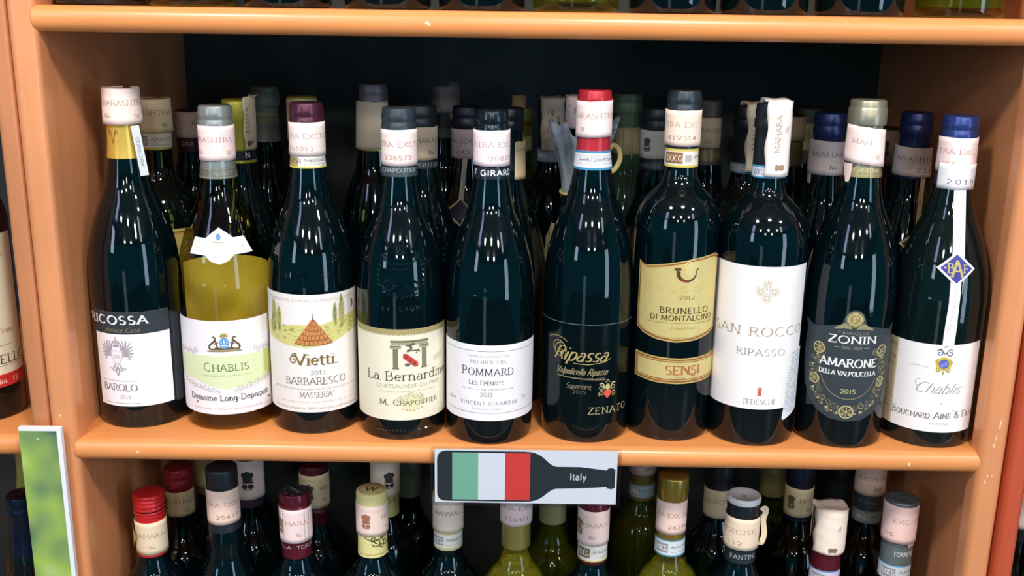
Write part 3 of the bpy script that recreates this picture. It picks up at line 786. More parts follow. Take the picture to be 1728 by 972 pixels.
for k in range(9):
    a = R_(20*k+10); p.curl(gc, 12+12*math.cos(a), 37+8*math.sin(a)-2, 3, .6, k*50, 1.2, 1 if k % 2 else -1, 1)
p.ell((230, 222, 176), 12, 36, 9, 7.5, 0.5)
for k in range(6): p.line(gc, [(3+k*3.6, 28+abs(k-2.5)*1.1), (5+k*3.6, 27+abs(k-2.5)*1.1)], 1.1, 1)
p.build('lettering', L)
p = b.pen(); c4 = (124, 122, 92); cl = (176, 172, 136)
for u0 in (-1.5, 24.5):
    u0 += 0
    p.rect(c4, u0-2.3, u0+2.3, 69, 88, 2); p.line(cl, [(u0-.9, 69), (u0-.9, 88)], .5, 3); p.line(cl, [(u0+.9, 69), (u0+.9, 88)], .5, 3)
    p.rect(c4, u0-3.6, u0+3.6, 88, 89.4, 2); p.rect(cl, u0-3, u0+3, 86.4, 88, 3); p.curl(c4, u0-3.4, 88, 1.6, .6, 90, 1.1, 1, 3); p.curl(c4, u0+3.4, 88, 1.6, .6, 90, 1.1, -1, 3); p.rect(c4, u0-3, u0+3, 67.6, 69, 2)
p.rect(c4, -6, 29, 92.2, 94.2, 2); p.rect(cl, -5, 28, 90.2, 92.2, 2); p.line(c4, [(-5, 90.2), (28, 90.2)], .4, 3)
cx, cy = 11.5, 76
p.fill((236, 230, 220), [(cx-6.5, cy+5.5), (cx-6.5, cy-3), (cx, cy-7.5), (cx+6.5, cy-3), (cx+6.5, cy+5.5)], 2)
p.fill((206, 70, 62), [(cx-6.5, cy+6), (cx-3, cy+6), (cx+7, cy-2.5), (cx+7, cy-6.5), (cx+3.5, cy-6.5), (cx-6.5, cy+2)], 3)
for k in range(3): p.ell((120, 70, 60), cx-3.6+k*3.6, cy+3-k*3.2, 1.3, 1.5, 4, 10)
p.ell((110, 108, 90), cx-2.5, cy-4.3, 2.6, 1.6, 3, 10)
p.line((120, 122, 92), [(cx-3, cy+8), (cx+1, cy+10), (cx, cy+14), (cx+4, cy+15)], 2.2, 3); p.line((120, 122, 92), [(cx, cy+13), (cx-4, cy+14)], 1.5, 3); p.line((120, 122, 92), [(cx+1, cy+8.5), (cx+7, cy+9), (cx+9, cy+7)], 1.1, 3); p.line((120, 122, 92), [(cx+5, cy+6), (cx+8, cy+10)], .8, 3)
p.build('emblem', L)

# ---- 5: plain white label in a thin frame
b = Bottle('m', -.0193, .0734, 292.4, 39.3, 'burgundy', GL_BLACK, 'dark bottle with glossy black capsule and white thin-framed label above the flag sign')
b.capsule(58.5, foil((22, 32, 40), .18, .3), 'foil')
b.strip(16, 46.5, 'SHTRA EXC', '90889', off=.7, u1=-1, w1=42, u2=9, w2=22, c=(252, 234, 236), tc=(224, 196, 186), nc=(206, 186, 180))
o_, q = b.band(47.5, 57, foil((24, 34, 42), .3, .1), u=(-44, 44)); q.text((220, 224, 228), 'T GIRARDIN', 6, b.H-52.2, 4.6, 48, wt=.24, style='sans', sp=.16); q.build('lettering', o_)
L = b.label(rectc(-58, 58, 23, 93.2), paper((246, 243, 248)))
p = b.pen(); lc = (150, 146, 156)
p.line(lc, [(-57, 87.6), (57, 87.6)], .4); p.line(lc, [(-57, 30.2), (57, 30.2)], .4)
p.text((196, 186, 180), 'GRAND VIN DE BOURGOGNE', 0, 83, 1.9, 38); p.text((156, 142, 140), 'PREMIER CRU', 0, 77.8, 3.1, 33, wt=.12, sp=.25)
p.text((84, 78, 80), 'POMMARD', -1, 68.5, 6.4, 48, wt=.14, sp=.12, big=1.18); p.text((110, 104, 106), 'Les Epenots', -2, 58.8, 4.2, 32, wt=.14, sc=.78)
p.tiny((140, 134, 136), -1, 52.4, 1.7, 46, seed=9); p.text((146, 140, 142), '2011', -2, 47.6, 4.0, 11)
p.text((110, 108, 114), 'VINCENT GIRARDIN', 0, 39.3, 3.3, 54, wt=.12, sp=.22, style='sans'); p.text((190, 186, 190), 'MEURSAULT FRANCE', -1, 34, 1.8, 28)
p.text((170, 166, 170), '75cl', 36, 41.5, 2.8, 7); p.text((180, 170, 170), '13%vol', -38, 40.5, 2.8, 10)
p.build('lettering', L)

# ---- 6: red capsule, black label in gold script
b = Bottle('m', .0689, .0816, 309.8, 40.2, 'burgundy', GL_BLACK, 'tallest slender dark bottle with bright red capsule and black label in gold script')
b.capsule(67, foil((190, 44, 56), .3, .25), 'foil')
b.strip(8.5, 39, 'ARASHTRA', 'N', off=.6, u1=1, w1=38, u2=-11, c=(252, 230, 226), tc=(222, 176, 156), skew=-.02)
o_, q = b.band(50.5, 66.8, paper((226, 228, 236)), u=(-46, 46), off=.3); q.base += .06
q.rect((60, 140, 180), -46, 46, b.H-52.5, b.H-50.5, 1); q.rect((60, 140, 180), -46, 46, b.H-66.8, b.H-64.8, 1); q.text((120, 124, 140), 'AABC20050140', 3, b.H-58, 2.4, 32, style='sans', wt=.18); q.tiny((190, 180, 190), 2, b.H-54.8, 1.3, 34); q.tiny((190, 180, 190), 2, b.H-61.5, 1.3, 34, seed=4); q.build('lettering', o_)
L = b.label(rectc(-59, 52, 17, 111.2), mat('matte_black_paper', (2, 13, 16), .16, 0, .4))
p = b.pen(); gd = (206, 186, 120)
p.line((150, 160, 164), [(-59, 111), (52, 111)], .4)
p.text(gd, 'Ripassa', -6, 83.5, 12.5, 50, style='script', slant=.5, wt=.13, sp=.02)
p.curl(gd, -31, 87, 11, .7, -40, .8, 1); p.curl(gd, -27, 84.5, 8, .8, 80, 1.0, 1); p.line(gd, [(-31+11*math.cos(R_(a)), 92+6*math.sin(R_(a))) for a in range(150, 19, -13)], .6)
p.line(gd, [(-14, 75), (0, 74.5), (14, 76.5), (20, 79.5)], .6)
p.text((186, 172, 130), 'Valpolicella Ripasso', -6, 67.6, 6, 48, style='script', slant=.5, wt=.12)
p.line((150, 140, 110), [(-30, 62), (16, 60)], .8); p.tiny((190, 176, 130), -7, 61.5, 1.2, 44)
p.text((160, 150, 120), 'Superiore,', -8, 54, 5.2, 24, style='script', slant=.5, wt=.11); p.text((150, 140, 110), '2015', -8, 48.5, 3.4, 12, wt=.12)
p.text((224, 208, 160), 'ZENATO', 21, 31, 6.2, 42, wt=.12, sp=.16, rise=0)
p.build('lettering', L)
p = b.pen(); cx, cy = 18, 49
p.fill((222, 92, 70), [(cx-3.4, cy+1), (cx-3.6, cy-3), (cx, cy-7), (cx+3.6, cy-3), (cx+3.4, cy+1)], 2)
for sg in (-1, 1):
    p.curl(gd, cx+sg*6, cy+4, 3.4, .8, 60, 1.3, sg); p.curl(gd, cx+sg*6, cy-2, 2.8, .8, 240, 1.3, sg); p.line((232, 226, 200), [(cx+sg*3, cy+2), (cx+sg*5, cy+8), (cx+sg*8, cy+7)], 1, 2)
p.ell(gd, cx, cy+4, 2.2, 3, 2); p.line(gd, [(cx-2, cy+8), (cx, cy+11), (cx+2, cy+8)], .8, 2)
p.build('emblem', L)

# ---- 7: bordeaux with two gold labels
b = Bottle('m', .1468, .0862, 310.4, 38.0, 'bordeaux', GL_BLACK, 'high-shouldered dark bottle with gold label bearing a hunting horn and gold band below')
b.capsule(65.5, foil((54, 64, 72), .3, .45), 'foil')
b.strip(16, 46.5, 'TRA EXC', '419314', off=.5, u1=-3, w1=32, u2=-3, w2=26, c=(252, 226, 208), tc=(222, 184, 150), nc=(190, 130, 90))
o_, q = b.band(49, 65, paper((238, 232, 224)), u=(-46, 46), off=.3); q.base += .06
q.rect((216, 196, 90), -46, 46, b.H-51, b.H-49, 1); q.rect((216, 196, 90), -46, 46, b.H-65, b.H-63, 1); q.rect((142, 104, 70), -19, -1, b.H-61.6, b.H-52, 1); q.text((236, 226, 210), 'DOCG', -9, b.H-57, 5, 15, wt=.14, layer=2); q.rect((180, 176, 168), 1, 7, b.H-60, b.H-54, 1); q.text((120, 120, 130), 'AB1045', 15, b.H-56, 2.6, 12, style='sans'); q.build('lettering', o_)
gold = mat('gold_label_paper', (212, 196, 128), .38, .15, .5, var=.10, scale=30)
outer = [(-42, 104), (-34, 99.5), (-20, 95.8), (-2, 94), (16, 95.5), (32, 99), (43, 103), (43, 170)] + [(43-85*i/12, 170+3.2*math.cos(math.pi*(i/12-.15)*1.1)-i*.55) for i in range(1, 12)] + [(-42, 164.5)]
def inset(poly, d):
    cx = sum(q[0] for q in poly)/len(poly); cy = (min(q[1] for q in poly)+max(q[1] for q in poly))/2
    hx = (max(q[0] for q in poly)-min(q[0] for q in poly))/2; hy = (max(q[1] for q in poly)-min(q[1] for q in poly))/2
    return [(cx+(q[0]-cx)*(hx-d)/hx, cy+(q[1]-cy)*(hy-d)/hy) for q in poly]
L = b.label(outer, mat('gold_edge_paper', (222, 190, 110), .35, .3))
p = b.pen(.16); brn = (140, 84, 56)
p.fill(brn, inset(outer, 1.3), 1); p.fill(MATS['gold_edge_paper'], inset(outer, 2.6), 2); p.fill(gold, inset(outer, 3.6), 3)
for i in range(34):
    t = i/33; u0 = -36+73*t; v0 = 97.6+((u0+1)/40)**2*6.0; p.line(brn, [(u0, v0), (u0+.6, v0+.9)], .5, 4)
p.text((226, 208, 140), 'Bosco', -8, 143.8, 7.5, 52, wt=.12, layer=4, sp=.3); p.text((120, 104, 50), '2012', 6, 135, 3.2, 14, wt=.17, layer=4, sp=.12)
p.text((82, 70, 44), 'BRUNELLO', 5.5, 123.2, 5.4, 46, wt=.2, sp=.12, layer=4); p.text((82, 70, 44), 'DI MONTALCINO', 4, 116.3, 4.7, 60, wt=.2, sp=.1, layer=4)
p.tiny((120, 100, 60), 3, 111.6, 1.6, 64, 4, 3); p.text((130, 112, 66), 'A MANTOVA', 4, 107, 2, 22, layer=4)
p.build('lettering', L)
p = b.pen(.16); hn = (96, 66, 44)
pts = [(5+8*math.cos(R_(a)), 157+7*math.sin(R_(a))) for a in range(-195, 16, 15)]
for i, (q0, q1) in enumerate(zip(pts, pts[1:])): p.line((150, 60, 44) if 3 < i < 8 else hn, [q0, q1], 3.6-i*.2 if i < 14 else 1, 5)
p.ell(hn, -3.4, 160.5, 3.2, 1.5, 6); p.line(hn, [(12.5, 159), (15, 161)], 1.1, 5)
for (du, dv_) in ((0, 0), (0, 4), (0, 8), (-2, 6), (2, 6)): p.ell((226, 210, 146), 6+du, 158+dv_, 2.2, 2.2, 5, 12, .6)
p.build('emblem', L)
st = [(-42, 57.5), (-20, 55.6), (2, 55.2), (24, 55.8), (56, 57.5), (56, 81), (24, 79.6), (2, 79.2), (-20, 79.8), (-42, 81)]
L = b.label(st, MATS['gold_edge_paper'], 'lower_label')
p = b.pen(.16); p.fill(brn, inset(st, 1.4), 1); p.fill(MATS['gold_edge_paper'], inset(st, 2.8), 2); p.fill(brn, inset(st, 3.8), 3); p.fill(gold, inset(st, 4.6), 4)
p.text((212, 120, 84), 'SENSI', 6.5, 68, 8, 33, wt=.2, sp=.02, layer=5); p.line((212, 120, 84), [(7, 71), (14, 63.5), (18, 63)], 1.2, 5); p.line((222, 150, 104), [(2, 72.5), (8, 70), (12, 66)], .8, 5); p.text((150, 120, 60), 'TOSCANA', 4, 60.8, 1.4, 10, layer=5)
p.build('lettering', L)

# ---- 8: bordeaux with tall white label, strip folded over the top
b = Bottle('m', .2226, .0788, 301, 39.3, 'bordeaux', GL_BLACK, 'high-shouldered dark bottle with tall white label and a pale strip folded over its mouth')
b.capsule(63, foil((26, 32, 38), .4, .2), 'foil')
o_, q = b.band(52, 62.8, paper((220, 226, 236)), u=(-46, 46), off=.25); q.base += .06; q.rect((80, 150, 190), -46, 46, b.H-53.6, b.H-52, 1); q.rect((80, 150, 190), -46, 46, b.H-62.8, b.H-61.4, 1); q.text((150, 156, 190), 'DOCG', -13, b.H-57.5, 4.6, 10, layer=1); q.build('lettering', o_)
def draped(b, u0, u1, d1, c, tc, txt, lean=1.0, wave=1.0, um=0.0, face=True, lion_at=True):
    # a strip of paper pasted up the neck, over the mouth and down the back: one bent ribbon
    H = b.H; prof = []
    for i in range(15): prof.append((16.6+lean*(1-i/14.0)*.8, H-d1+(d1-3)*i/14.0))
    prof += [(16.4, H+1), (14, H+3.4), (9, H+3.0), (3, H+1.6), (-4, H+2.2), (-10, H+3.6), (-15, H+2.4), (-16.6, H-2), (-17, H-16), (-17.4, H-34)]
    vs, fs = [], []; n = 8
    for i, (ry, z) in enumerate(prof):
        for k in range(n+1):
            u = u0+(u1-u0)*k/n + (0.9*math.sin(i*.8)*wave if k in (0, n) else 0)
            a = u/16.0; c_ = math.cos(a)
            rr_ = ry*(c_ if abs(ry) > 12 else 1.0)
            vs.append((16.6*math.sin(a), -rr_ + .25*math.sin(i*1.3+k), z+.5*math.sin(k*1.1+i)*wave*(1 if z > H-4 else .3)))
    for i in range(len(prof)-1):
        for k in range(n): fs.append((i*(n+1)+k, i*(n+1)+k+1, (i+1)*(n+1)+k+1, (i+1)*(n+1)+k))
    o = mesh_obj('tax_strip', vs, fs, [paper(c)], b.root, sharp=80)
    md = o.modifiers.new('paper', 'SOLIDIFY'); md.thickness = .0003; md.offset = 1
    f = lambda u, v, off: (16.6*math.sin(u/16.0), -(16.7+lean*.8*max(0, (H-3-v)/(d1-3)))*math.cos(u/16.0)-.45-off, v)
    q = Pen(f, .1, ulim=(u0+.4, u1-.4))
    um = um or (u0+u1)/2
    q.text(tc, txt, um-3, H-d1*.40, 4.6, d1*.52, rot=90, wt=.12)
    q.text(tc, 'No.', um+5, H-d1*.33, 3.6, None, rot=90, wt=.12)
    if lion_at: lion(q, um, H-d1*.87, 9, tuple(int(v*.8) for v in tc), rot=90)
    q.build('lettering', o)
    return o
draped(b, -8, 17, 61, (250, 238, 232), (206, 170, 120), 'MAHARA')
L = b.label(rectc(-60, 42, 35.5, 166), paper((247, 243, 243)))
p = b.pen(); gs = (214, 200, 176)
for k in range(4):
    a = R_(45+90*k+45); cu, cv = -2.5+5.8*math.cos(a), 144+5.8*math.sin(a)
    for j in range(16): p.line((222, 196, 150), [(cu+1.2*math.cos(R_(22.5*j)), cv+1.2*math.sin(R_(22.5*j))), (cu+4.8*math.cos(R_(22.5*j)), cv+4.8*math.sin(R_(22.5*j)))], .42)
p.text((196, 178, 146), 'SAN ROCCO', -6.5, 107.6, 8.0, 93, wt=.13, sp=.12)
p.text((160, 156, 160), 'RIPASSO', -3.5, 88.6, 6.0, 44, wt=.12, sp=.14); p.text((226, 220, 222), '2014', 0, 67, 3.2, 10)
p.text((160, 158, 164), 'TEDESCHI', -2.5, 42.6, 4.6, 29, wt=.12)
rd = (206, 84, 84); p.rect(rd, -4.4, -.6, 48.5, 49.6); p.rect(rd, -3.9, -1.1, 49.8, 53.5); p.rect(rd, -4.6, -.4, 53.8, 54.8); p.rect(rd, -3.4, -1.6, 55, 56.6)
p.build('lettering', L)
sg_ = [(21, 26), (23, 23.5), (46, 30), (46, 88), (31, 90)]
L = b.label(sg_, paper((240, 242, 248)), 'import_sticker', base=.5)
p = b.pen(.6, ulim=(23, 45))
for k in range(22): p.tiny((130, 156, 176), 35-(k*.28 if k > 3 else 0)+1, 86-k*2.6, 1.5, 18, 1, k)
p.build('lettering', L)

# ---- 9: dark shield label
b = Bottle('m', .3032, .0776, 305.4, 39.7, 'burgundy', GL_BLACK, 'dark bottle with pewter capsule and charcoal shield label ringed in gold scrollwork')
b.capsule(65, foil((152, 148, 128), .34, .6), 'collar')
b.strip(22.5, 54, 'MAH', 'N', off=1.0, u1=-7, w1=15, u2=6, c=(252, 228, 222), tc=(230, 196, 180), skew=.12, u=(-24, 17), lean=.04)
t = Pen(wrap(lambda z: 16.8, 16), .2, du=2, dv=4); t.fill(paper((246, 216, 212)), [(-23, 252), (-13, 252), (-14, 240), (-18, 229), (-19, 236)], 0); t.build('strip_corner', b.root)
o_, q = b.band(56, 64.8, foil((160, 148, 100), .36, .4), u=(-46, 46)); q.text((232, 226, 190), 'ZONIN', -4, b.H-58.6, 3.6, 26, wt=.22); q.tiny((232, 226, 190), -4, b.H-62.5, .9, 20); q.build('lettering', o_)
cx = -5.5
half = [(0, 26), (14, 27.5), (26, 33), (36, 43), (42, 56), (45, 72), (45.5, 90), (44, 106), (48, 115), (42, 112.5), (36, 110), (28, 111), (19, 113.5), (10.5, 115), (9.5, 120), (7, 125.5), (3.5, 128.3), (0, 129)]
shp = [(cx+x_, y_) for x_, y_ in half] + [(cx-x_, y_) for x_, y_ in half[-2:0:-1]]
char = paper((52, 60, 66)); L = b.label(shp, char)
p = b.pen(); gs = (148, 140, 106); gb = (196, 182, 126)
p.ell(gs, cx, 120.5, 7.6, 7.2, 1, 24, .88); p.ell(gb, cx, 120.5, 6.2, 5.8, 1, 24); p.ell((150, 136, 84), cx, 120.5, 4.9, 4.5, 2); p.line((216, 204, 150), [(cx-2, 117.5), (cx, 119.5), (cx-1.5, 122), (cx+1, 123.5), (cx+2.4, 121)], 1.5, 3)
for sg in (-1, 1):
    p.fill(gs, [(cx+sg*8, 117), (cx+sg*17, 111.8), (cx+sg*17, 110.6), (cx+sg*8, 112), (cx+sg*2, 111.6), (cx+sg*2, 112.8)], 1)
p.text((170, 166, 150), 'FAMIGLIA', cx, 108, 2.8, 26, wt=.14, style='sans', sp=.2)
p.text((236, 236, 234), 'ZONIN', cx, 101.8, 6.6, 43, wt=.22, sp=.06); p.line((190, 188, 170), [(cx-15, 94.6), (cx-10, 94.6)], .5); p.line((190, 188, 170), [(cx+10, 94.6), (cx+15, 94.6)], .5); p.text((190, 188, 170), 'DAL 1821', cx, 94.6, 2.6, 17, wt=.14)
p.text((240, 240, 238), 'AMARONE', cx-1.5, 80.4, 7.4, 51, wt=.2, sp=.06); p.text((236, 236, 234), 'DELLA VALPOLICELLA', cx-1.5, 70.8, 4.0, 51, wt=.2, sp=.06)
for k in range(3): p.tiny((96, 100, 98), cx, 64.5-k*2.6, 1.0, 30-k*4, 1, k)
p.text((226, 212, 140), '2015', cx, 54.2, 3.8, 13, wt=.2)
p.build('lettering', L)
p = b.pen()
for k in range(46):
    a = -3.9+4.66*k/45
    ex, ez = 33*math.cos(a), 67.5+33.5*math.sin(a)
    p.curl(gs if k % 3 else gb, cx+ex*(1+.09*(-1)**k), 67.5+(ez-67.5)*(1+.07*(-1)**k)+1, 3.4 if k % 2 else 2.4, .62, k*57, 1.35, 1 if k % 2 else -1, 1)
for k in range(30):
    a = -3.8+4.46*k/29; p.ell(gb if k % 2 else gs, cx+34*math.cos(a), 67.5+35*math.sin(a), 1.2, 1.0, 2, 8)
for u0, v0, s_ in ((cx, 35, 1.25), (cx-31, 62, 1), (cx+31, 62, 1), (cx-29, 91, 1.1), (cx+29, 91, 1.1)):
    for j in range(6): p.line(gb, [(u0, v0), (u0+5*s_*math.cos(R_(60*j+30)), v0+5*s_*math.sin(R_(60*j+30)))], 1.1, 3)
    p.ell(gb, u0, v0, 5.2*s_, 5*s_, 3, 18, .82)
N = 40
p.line(gb, [(cx+26*math.cos(R_(200+140*i/N)), 76+29*math.sin(R_(200+140*i/N))) for i in range(N+1)], .5, 1)
p.build('scrollwork', L)

# ---- 10: blue capsule, neck ribbon with a blue diamond
b = Bottle('m', .3858, .0816, 292.6, 40.3, 'burgundy', dark_glass('deep_olive_glass', (10, 22, 22)), 'dark bottle with blue capsule and white neck ribbon crossed by a blue diamond seal')
b.capsule(60, foil((52, 70, 132), .28, .5), 'foil')
b.strip(17.5, 47, 'TRA EXC', '4355', off=.8, u1=-6, w1=32, u2=-14, w2=16, c=(250, 228, 226), tc=(226, 160, 140), nc=(232, 172, 150), lean=.02)
o_ = b.strip(40, 62, '', '', off=.7, u=(-20, 20), c=(240, 238, 244)); q = Pen(wrap(lambda z: 16.4, 15), .7); q.text((110, 108, 120), '2018', 0, b.H-55, 4, 22, sp=.3); q.build('lettering', o_)
fr = lambda z: b.prof(z)
rb = Pen(wrap(fr, 41.5), .6, du=2, dv=3)
def sw(z): return -3.6 - (z-98)*(-.0)
def ribsurf(u, v, off):
    R = b.prof(v)+off if v < 226 else max(b.prof(v), 15.2)+off
    x_ = u; th = math.asin(max(-1, min(1, x_/max(R, 10)))); return (R*math.sin(th), -R*math.cos(th), v)
rb = Pen(ribsurf, .5, du=2, dv=3); rb.fill(paper((240, 238, 242)), [(-8.6, 97), (1.2, 97), (3.6, 160), (5.2, 228), (5.2, 236), (-4.8, 236), (-5.2, 228), (-7.4, 160)], 0)
RB = rb.build('neck_ribbon', b.root)
q = Pen(ribsurf, .6, dv=4); q.text((200, 196, 206), 'Bouchard Aine & Fils', -3.4, 132, 3.2, 44, rot=84, style='script', wt=.08); q.text((214, 210, 216), 'BEAUNE', -.6, 205, 2.6, 24, rot=90, wt=.1); q.build('lettering', RB)
dm = Pen(ribsurf, .9, du=2, dv=3); dm.fill(paper((238, 236, 240)), [(-19, 165.5), (-3, 150.5), (13, 165.5), (-3, 180)], 0); dm.fill(paper((62, 62, 150)), [(-16.4, 165.5), (-3, 153), (10.4, 165.5), (-3, 177.5)], 1)
D = dm.build('diamond_seal', b.root)
q = Pen(ribsurf, 1.05, dv=4); gd2 = (220, 206, 130); q.text(gd2, 'A', -2.6, 165.5, 14, 9.5, wt=.16); q.text(gd2, 'B', -8, 166, 8, 5.5, wt=.17); q.text(gd2, 'F', 5, 165.5, 7, 5, wt=.15); q.ell((210, 170, 180), -12.5, 166, 1, .8, 1); q.build('lettering', D)
L = b.label([(-60, 15.5), (33, 15.5), (33, 99), (33, 99.2), (-14, 97.2), (-60, 96.2)], paper((246, 243, 244)))
p = b.pen(); p.rect(paper((226, 206, 172)), -60, -47, 15.5, 96.4, 1)
for k, (t_, z_) in enumerate((('MIS EN', 90), ('12.5%', 78), ('750', 71))): p.text((130, 120, 110), t_, -53, z_, 2.6, 9, layer=2)
for k in range(5): p.tiny((130, 120, 110), -53, 50-k*2.8, 1.6, 11, 2, k)
frame(p, (140, 130, 120), -58, -48, 26, 35, .35, 2); p.text((130, 120, 110), '66.0', -53, 30.5, 2.8, 8, layer=2)
p.text((214, 210, 216), 'GRAND VIN', -26, 76, 1.8, 16)
p.text((176, 172, 180), 'Chablis', -5, 57, 9.5, 40, style='script', slant=.55, wt=.09, sp=.0); p.curl((190, 186, 194), -24, 60, 4.5, .4, 60, .9, 1); p.ell((90, 84, 84), -3, 43, .6, .6)
p.text((124, 104, 96), 'Bouchard Aine & Fils', -8, 31.5, 6.2, 77, wt=.13, sc=.76, rise=.035, big=1.05); p.text((124, 104, 96), '^', 8.5, 33, 5, None)
p.text((170, 160, 160), 'BEAUNE', -3, 23.6, 1.9, 17, sp=.4)
p.build('lettering', L)
p = b.pen(); cx, cy = -5.2, 80
p.ell((206, 186, 60), cx, cy, 6.8, 6.4, 2, 16, .62)
for sg in (-1, 1):
    p.curl((206, 186, 60), cx+sg*6, cy+2, 2.2, 1.1, 90, 1.1, sg, 2); p.curl((206, 186, 60), cx+sg*4, cy-6, 2.2, 1.1, 90, 1.1, -sg, 2); p.curl((120, 128, 160), cx+sg*4.5, cy+10, 3.2, .9, 120, 1.2, sg, 2); p.line((150, 130, 120), [(cx, cy+9), (cx+sg*4, cy+14), (cx+sg*7, cy+12)], .8, 2)
p.ell((96, 104, 190), cx, cy, 4.3, 4.4, 3, 18); p.line((206, 212, 240), [(cx-2.6, cy-1.5), (cx+2.8, cy+2)], .6, 4); p.line((206, 212, 240), [(cx-2, cy-3), (cx+3, cy+.2)], .5, 4)
p.line((120, 100, 100), [(cx-1, cy+15), (cx+1, cy+17.5)], .5, 2); p.line((170, 150, 60), [(cx, cy-7), (cx, cy-10)], .9, 2)
p.build('emblem', L)
# ------------------------------------------------------------------ rows behind on the middle shelf
PK = (226, 206, 190); PD = (196, 178, 160)
tk = (120, 108, 96)
def back(X, Y, H, kind, label, r=35.5, glass=None, shelf='m', z=0.0, wine=None, fill=None, seg=40, drop=0):
    return Bottle(shelf, X, Y, H, r, kind, glass or GL_BLACK, label, z, wine, fill, seg, drop)
def code_band(b, d0, d1, edge=(210, 196, 90), m=None, txt='AA0160', brown=False, capn=1):
    o, q = b.band(d0, d1, m or paper((226, 224, 216)), u=(-45, 45), off=.3); q.base += .06
    H = b.H
    q.rect(edge, -45, 45, H-d1, H-d1+1.4, 1); q.rect(edge, -45, 45, H-d0-1.2, H-d0, 1)
    mid = H-(d0+d1)/2; hh = d1-d0
    q.rect((120, 96, 70) if brown else (150, 150, 160), -18, -4, mid-hh*.28, mid+hh*.28, 1)
    if hh > 8: q.text((236, 232, 224), 'DOCG', -11, mid, hh*.34, 12, wt=.14, layer=2)
    q.text((120, 120, 134), txt, 10, mid+hh*.08, min(2.6, hh*.25), 22, style='sans', wt=.17); q.tiny((150, 150, 160), 10, mid-hh*.24, 1.2, 20)
    q.build('lettering', o)
b = back(-.3475, .187, 287.5, 'bordeaux', 'bottle with cream paper-wrapped neck and gold label, behind the leftmost front bottle', 37, GL_BROWN)
b.capsule(48, foil((206, 196, 120)), 'smooth'); b.strip(-.5, 31, 'RASHTRA', '412', off=.7, u1=4, w1=34, u2=14, c=(232, 218, 176), tc=(140, 120, 90), lean=.02); code_band(b, 31, 47)
L = b.label([(-34, 92), (44, 92), (44, 166), (-34, 166)], MATS['gold_label_paper']); p = b.pen(); p.rect(brn, -34, 44, 162.2, 163.4, 1); p.rect((214, 130, 80), -34, 44, 160.4, 161.6, 1); p.build('border', L)
b = back(-.3377, .264, 269.8, 'burgundy', 'bottle with plum capsule and torn greyish strip, second row back near the left panel')
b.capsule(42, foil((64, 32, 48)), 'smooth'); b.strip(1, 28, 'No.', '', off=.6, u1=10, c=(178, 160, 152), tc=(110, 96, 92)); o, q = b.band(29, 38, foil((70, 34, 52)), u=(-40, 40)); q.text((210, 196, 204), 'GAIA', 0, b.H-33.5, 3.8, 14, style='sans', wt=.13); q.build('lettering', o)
b = back(-.2670, .187, 288.1, 'burgundy', 'bottle with yellow-green capsule and ragged strip, peeking right of the silver-capped olive bottle', 38)
b.capsule(60, foil((196, 184, 66)), 'smooth'); draped(b, 9, 26, 47, (222, 204, 176), (120, 100, 80), 'MAHA', um=16)
o, q = b.band(47, 57, paper((26, 34, 46)), u=(-44, 44)); q.text((230, 230, 226), 'N', 11, b.H-52, 5, 5, wt=.2); q.line((210, 200, 90), [(-44, b.H-47.6), (44, b.H-47.6)], .6); q.build('lettering', o)
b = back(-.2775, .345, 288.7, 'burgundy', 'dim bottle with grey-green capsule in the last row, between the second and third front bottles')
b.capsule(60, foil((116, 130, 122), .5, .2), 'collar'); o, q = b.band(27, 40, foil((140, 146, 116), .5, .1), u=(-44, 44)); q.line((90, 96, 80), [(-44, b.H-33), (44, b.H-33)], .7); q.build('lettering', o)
b = back(-.2180, .252, 286, 'burgundy', 'bottle with yellow capsule almost hidden behind the plum-capped bottle', 33)
b.capsule(58, foil((204, 194, 84)), 'smooth'); b.strip(2, 44, 'MAHA', '', c=(232, 220, 190), tc=tk)
b = back(-.1467, .270, 298.6, 'burgundy', 'bottle with grey capsule and sideways-pasted cream strip, far row between third and fourth front bottles', 38)
b.capsule(66, foil((110, 104, 112), .45, .3), 'foil')
o = b.strip(17, 66, off=1.0, u=(-22, 16), c=(222, 206, 176), lean=.03); q = Pen(wrap(lambda z: 17.1, 15), .9, ulim=(-22, 16)); q.text(tk, 'MAHARAS', -15, b.H-36, 4.6, 32, rot=90); q.text(tk, 'No', -2, b.H-30, 4.2, 8, rot=90); lion(q, -4, b.H-60, 9, (110, 106, 104), rot=90); q.build('lettering', o)
o, q = b.band(64, 67.5, foil((206, 196, 90)), u=(-40, 40)); 
b = back(-.0887, .167, 286.9, 'burgundy', 'bottle with black capsule and tan strip, peeking right of the embossed bottle', 39)
b.capsule(58, foil((34, 46, 52), .4, .2), 'foil'); b.strip(19, 50, 'AHARASH', 'No.', off=.6, u1=8, w1=34, u2=12, c=(226, 204, 172), tc=(120, 100, 80))
o, q = b.band(51, 58, foil((40, 52, 60), .4, .2), u=(-44, 44)); q.text((196, 200, 204), 'CHAPOUTIER', 2, b.H-54.5, 3.2, 42); q.build('lettering', o)
p = b.pen(0, dv=2); cx = 6
for k in range(18):
    a = R_(190-k*12); x_, y_ = cx+21*math.cos(a), 150+28*math.sin(a); p.ridge(GL_BLACK, [(x_-1.2, y_-1), (x_+1, y_+1.2)], 1.6, .9)
p.build('embossing', b.glass)
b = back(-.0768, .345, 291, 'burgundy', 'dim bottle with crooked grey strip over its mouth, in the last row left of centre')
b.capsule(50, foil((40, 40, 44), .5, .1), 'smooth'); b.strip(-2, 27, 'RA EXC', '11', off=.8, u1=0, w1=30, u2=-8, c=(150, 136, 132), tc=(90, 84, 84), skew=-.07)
b.strip(27, 34, off=.7, u=(6, 18), c=(150, 136, 128)); o, q = b.band(44, 56, foil((84, 92, 84), .5, .1), u=(-40, 40))
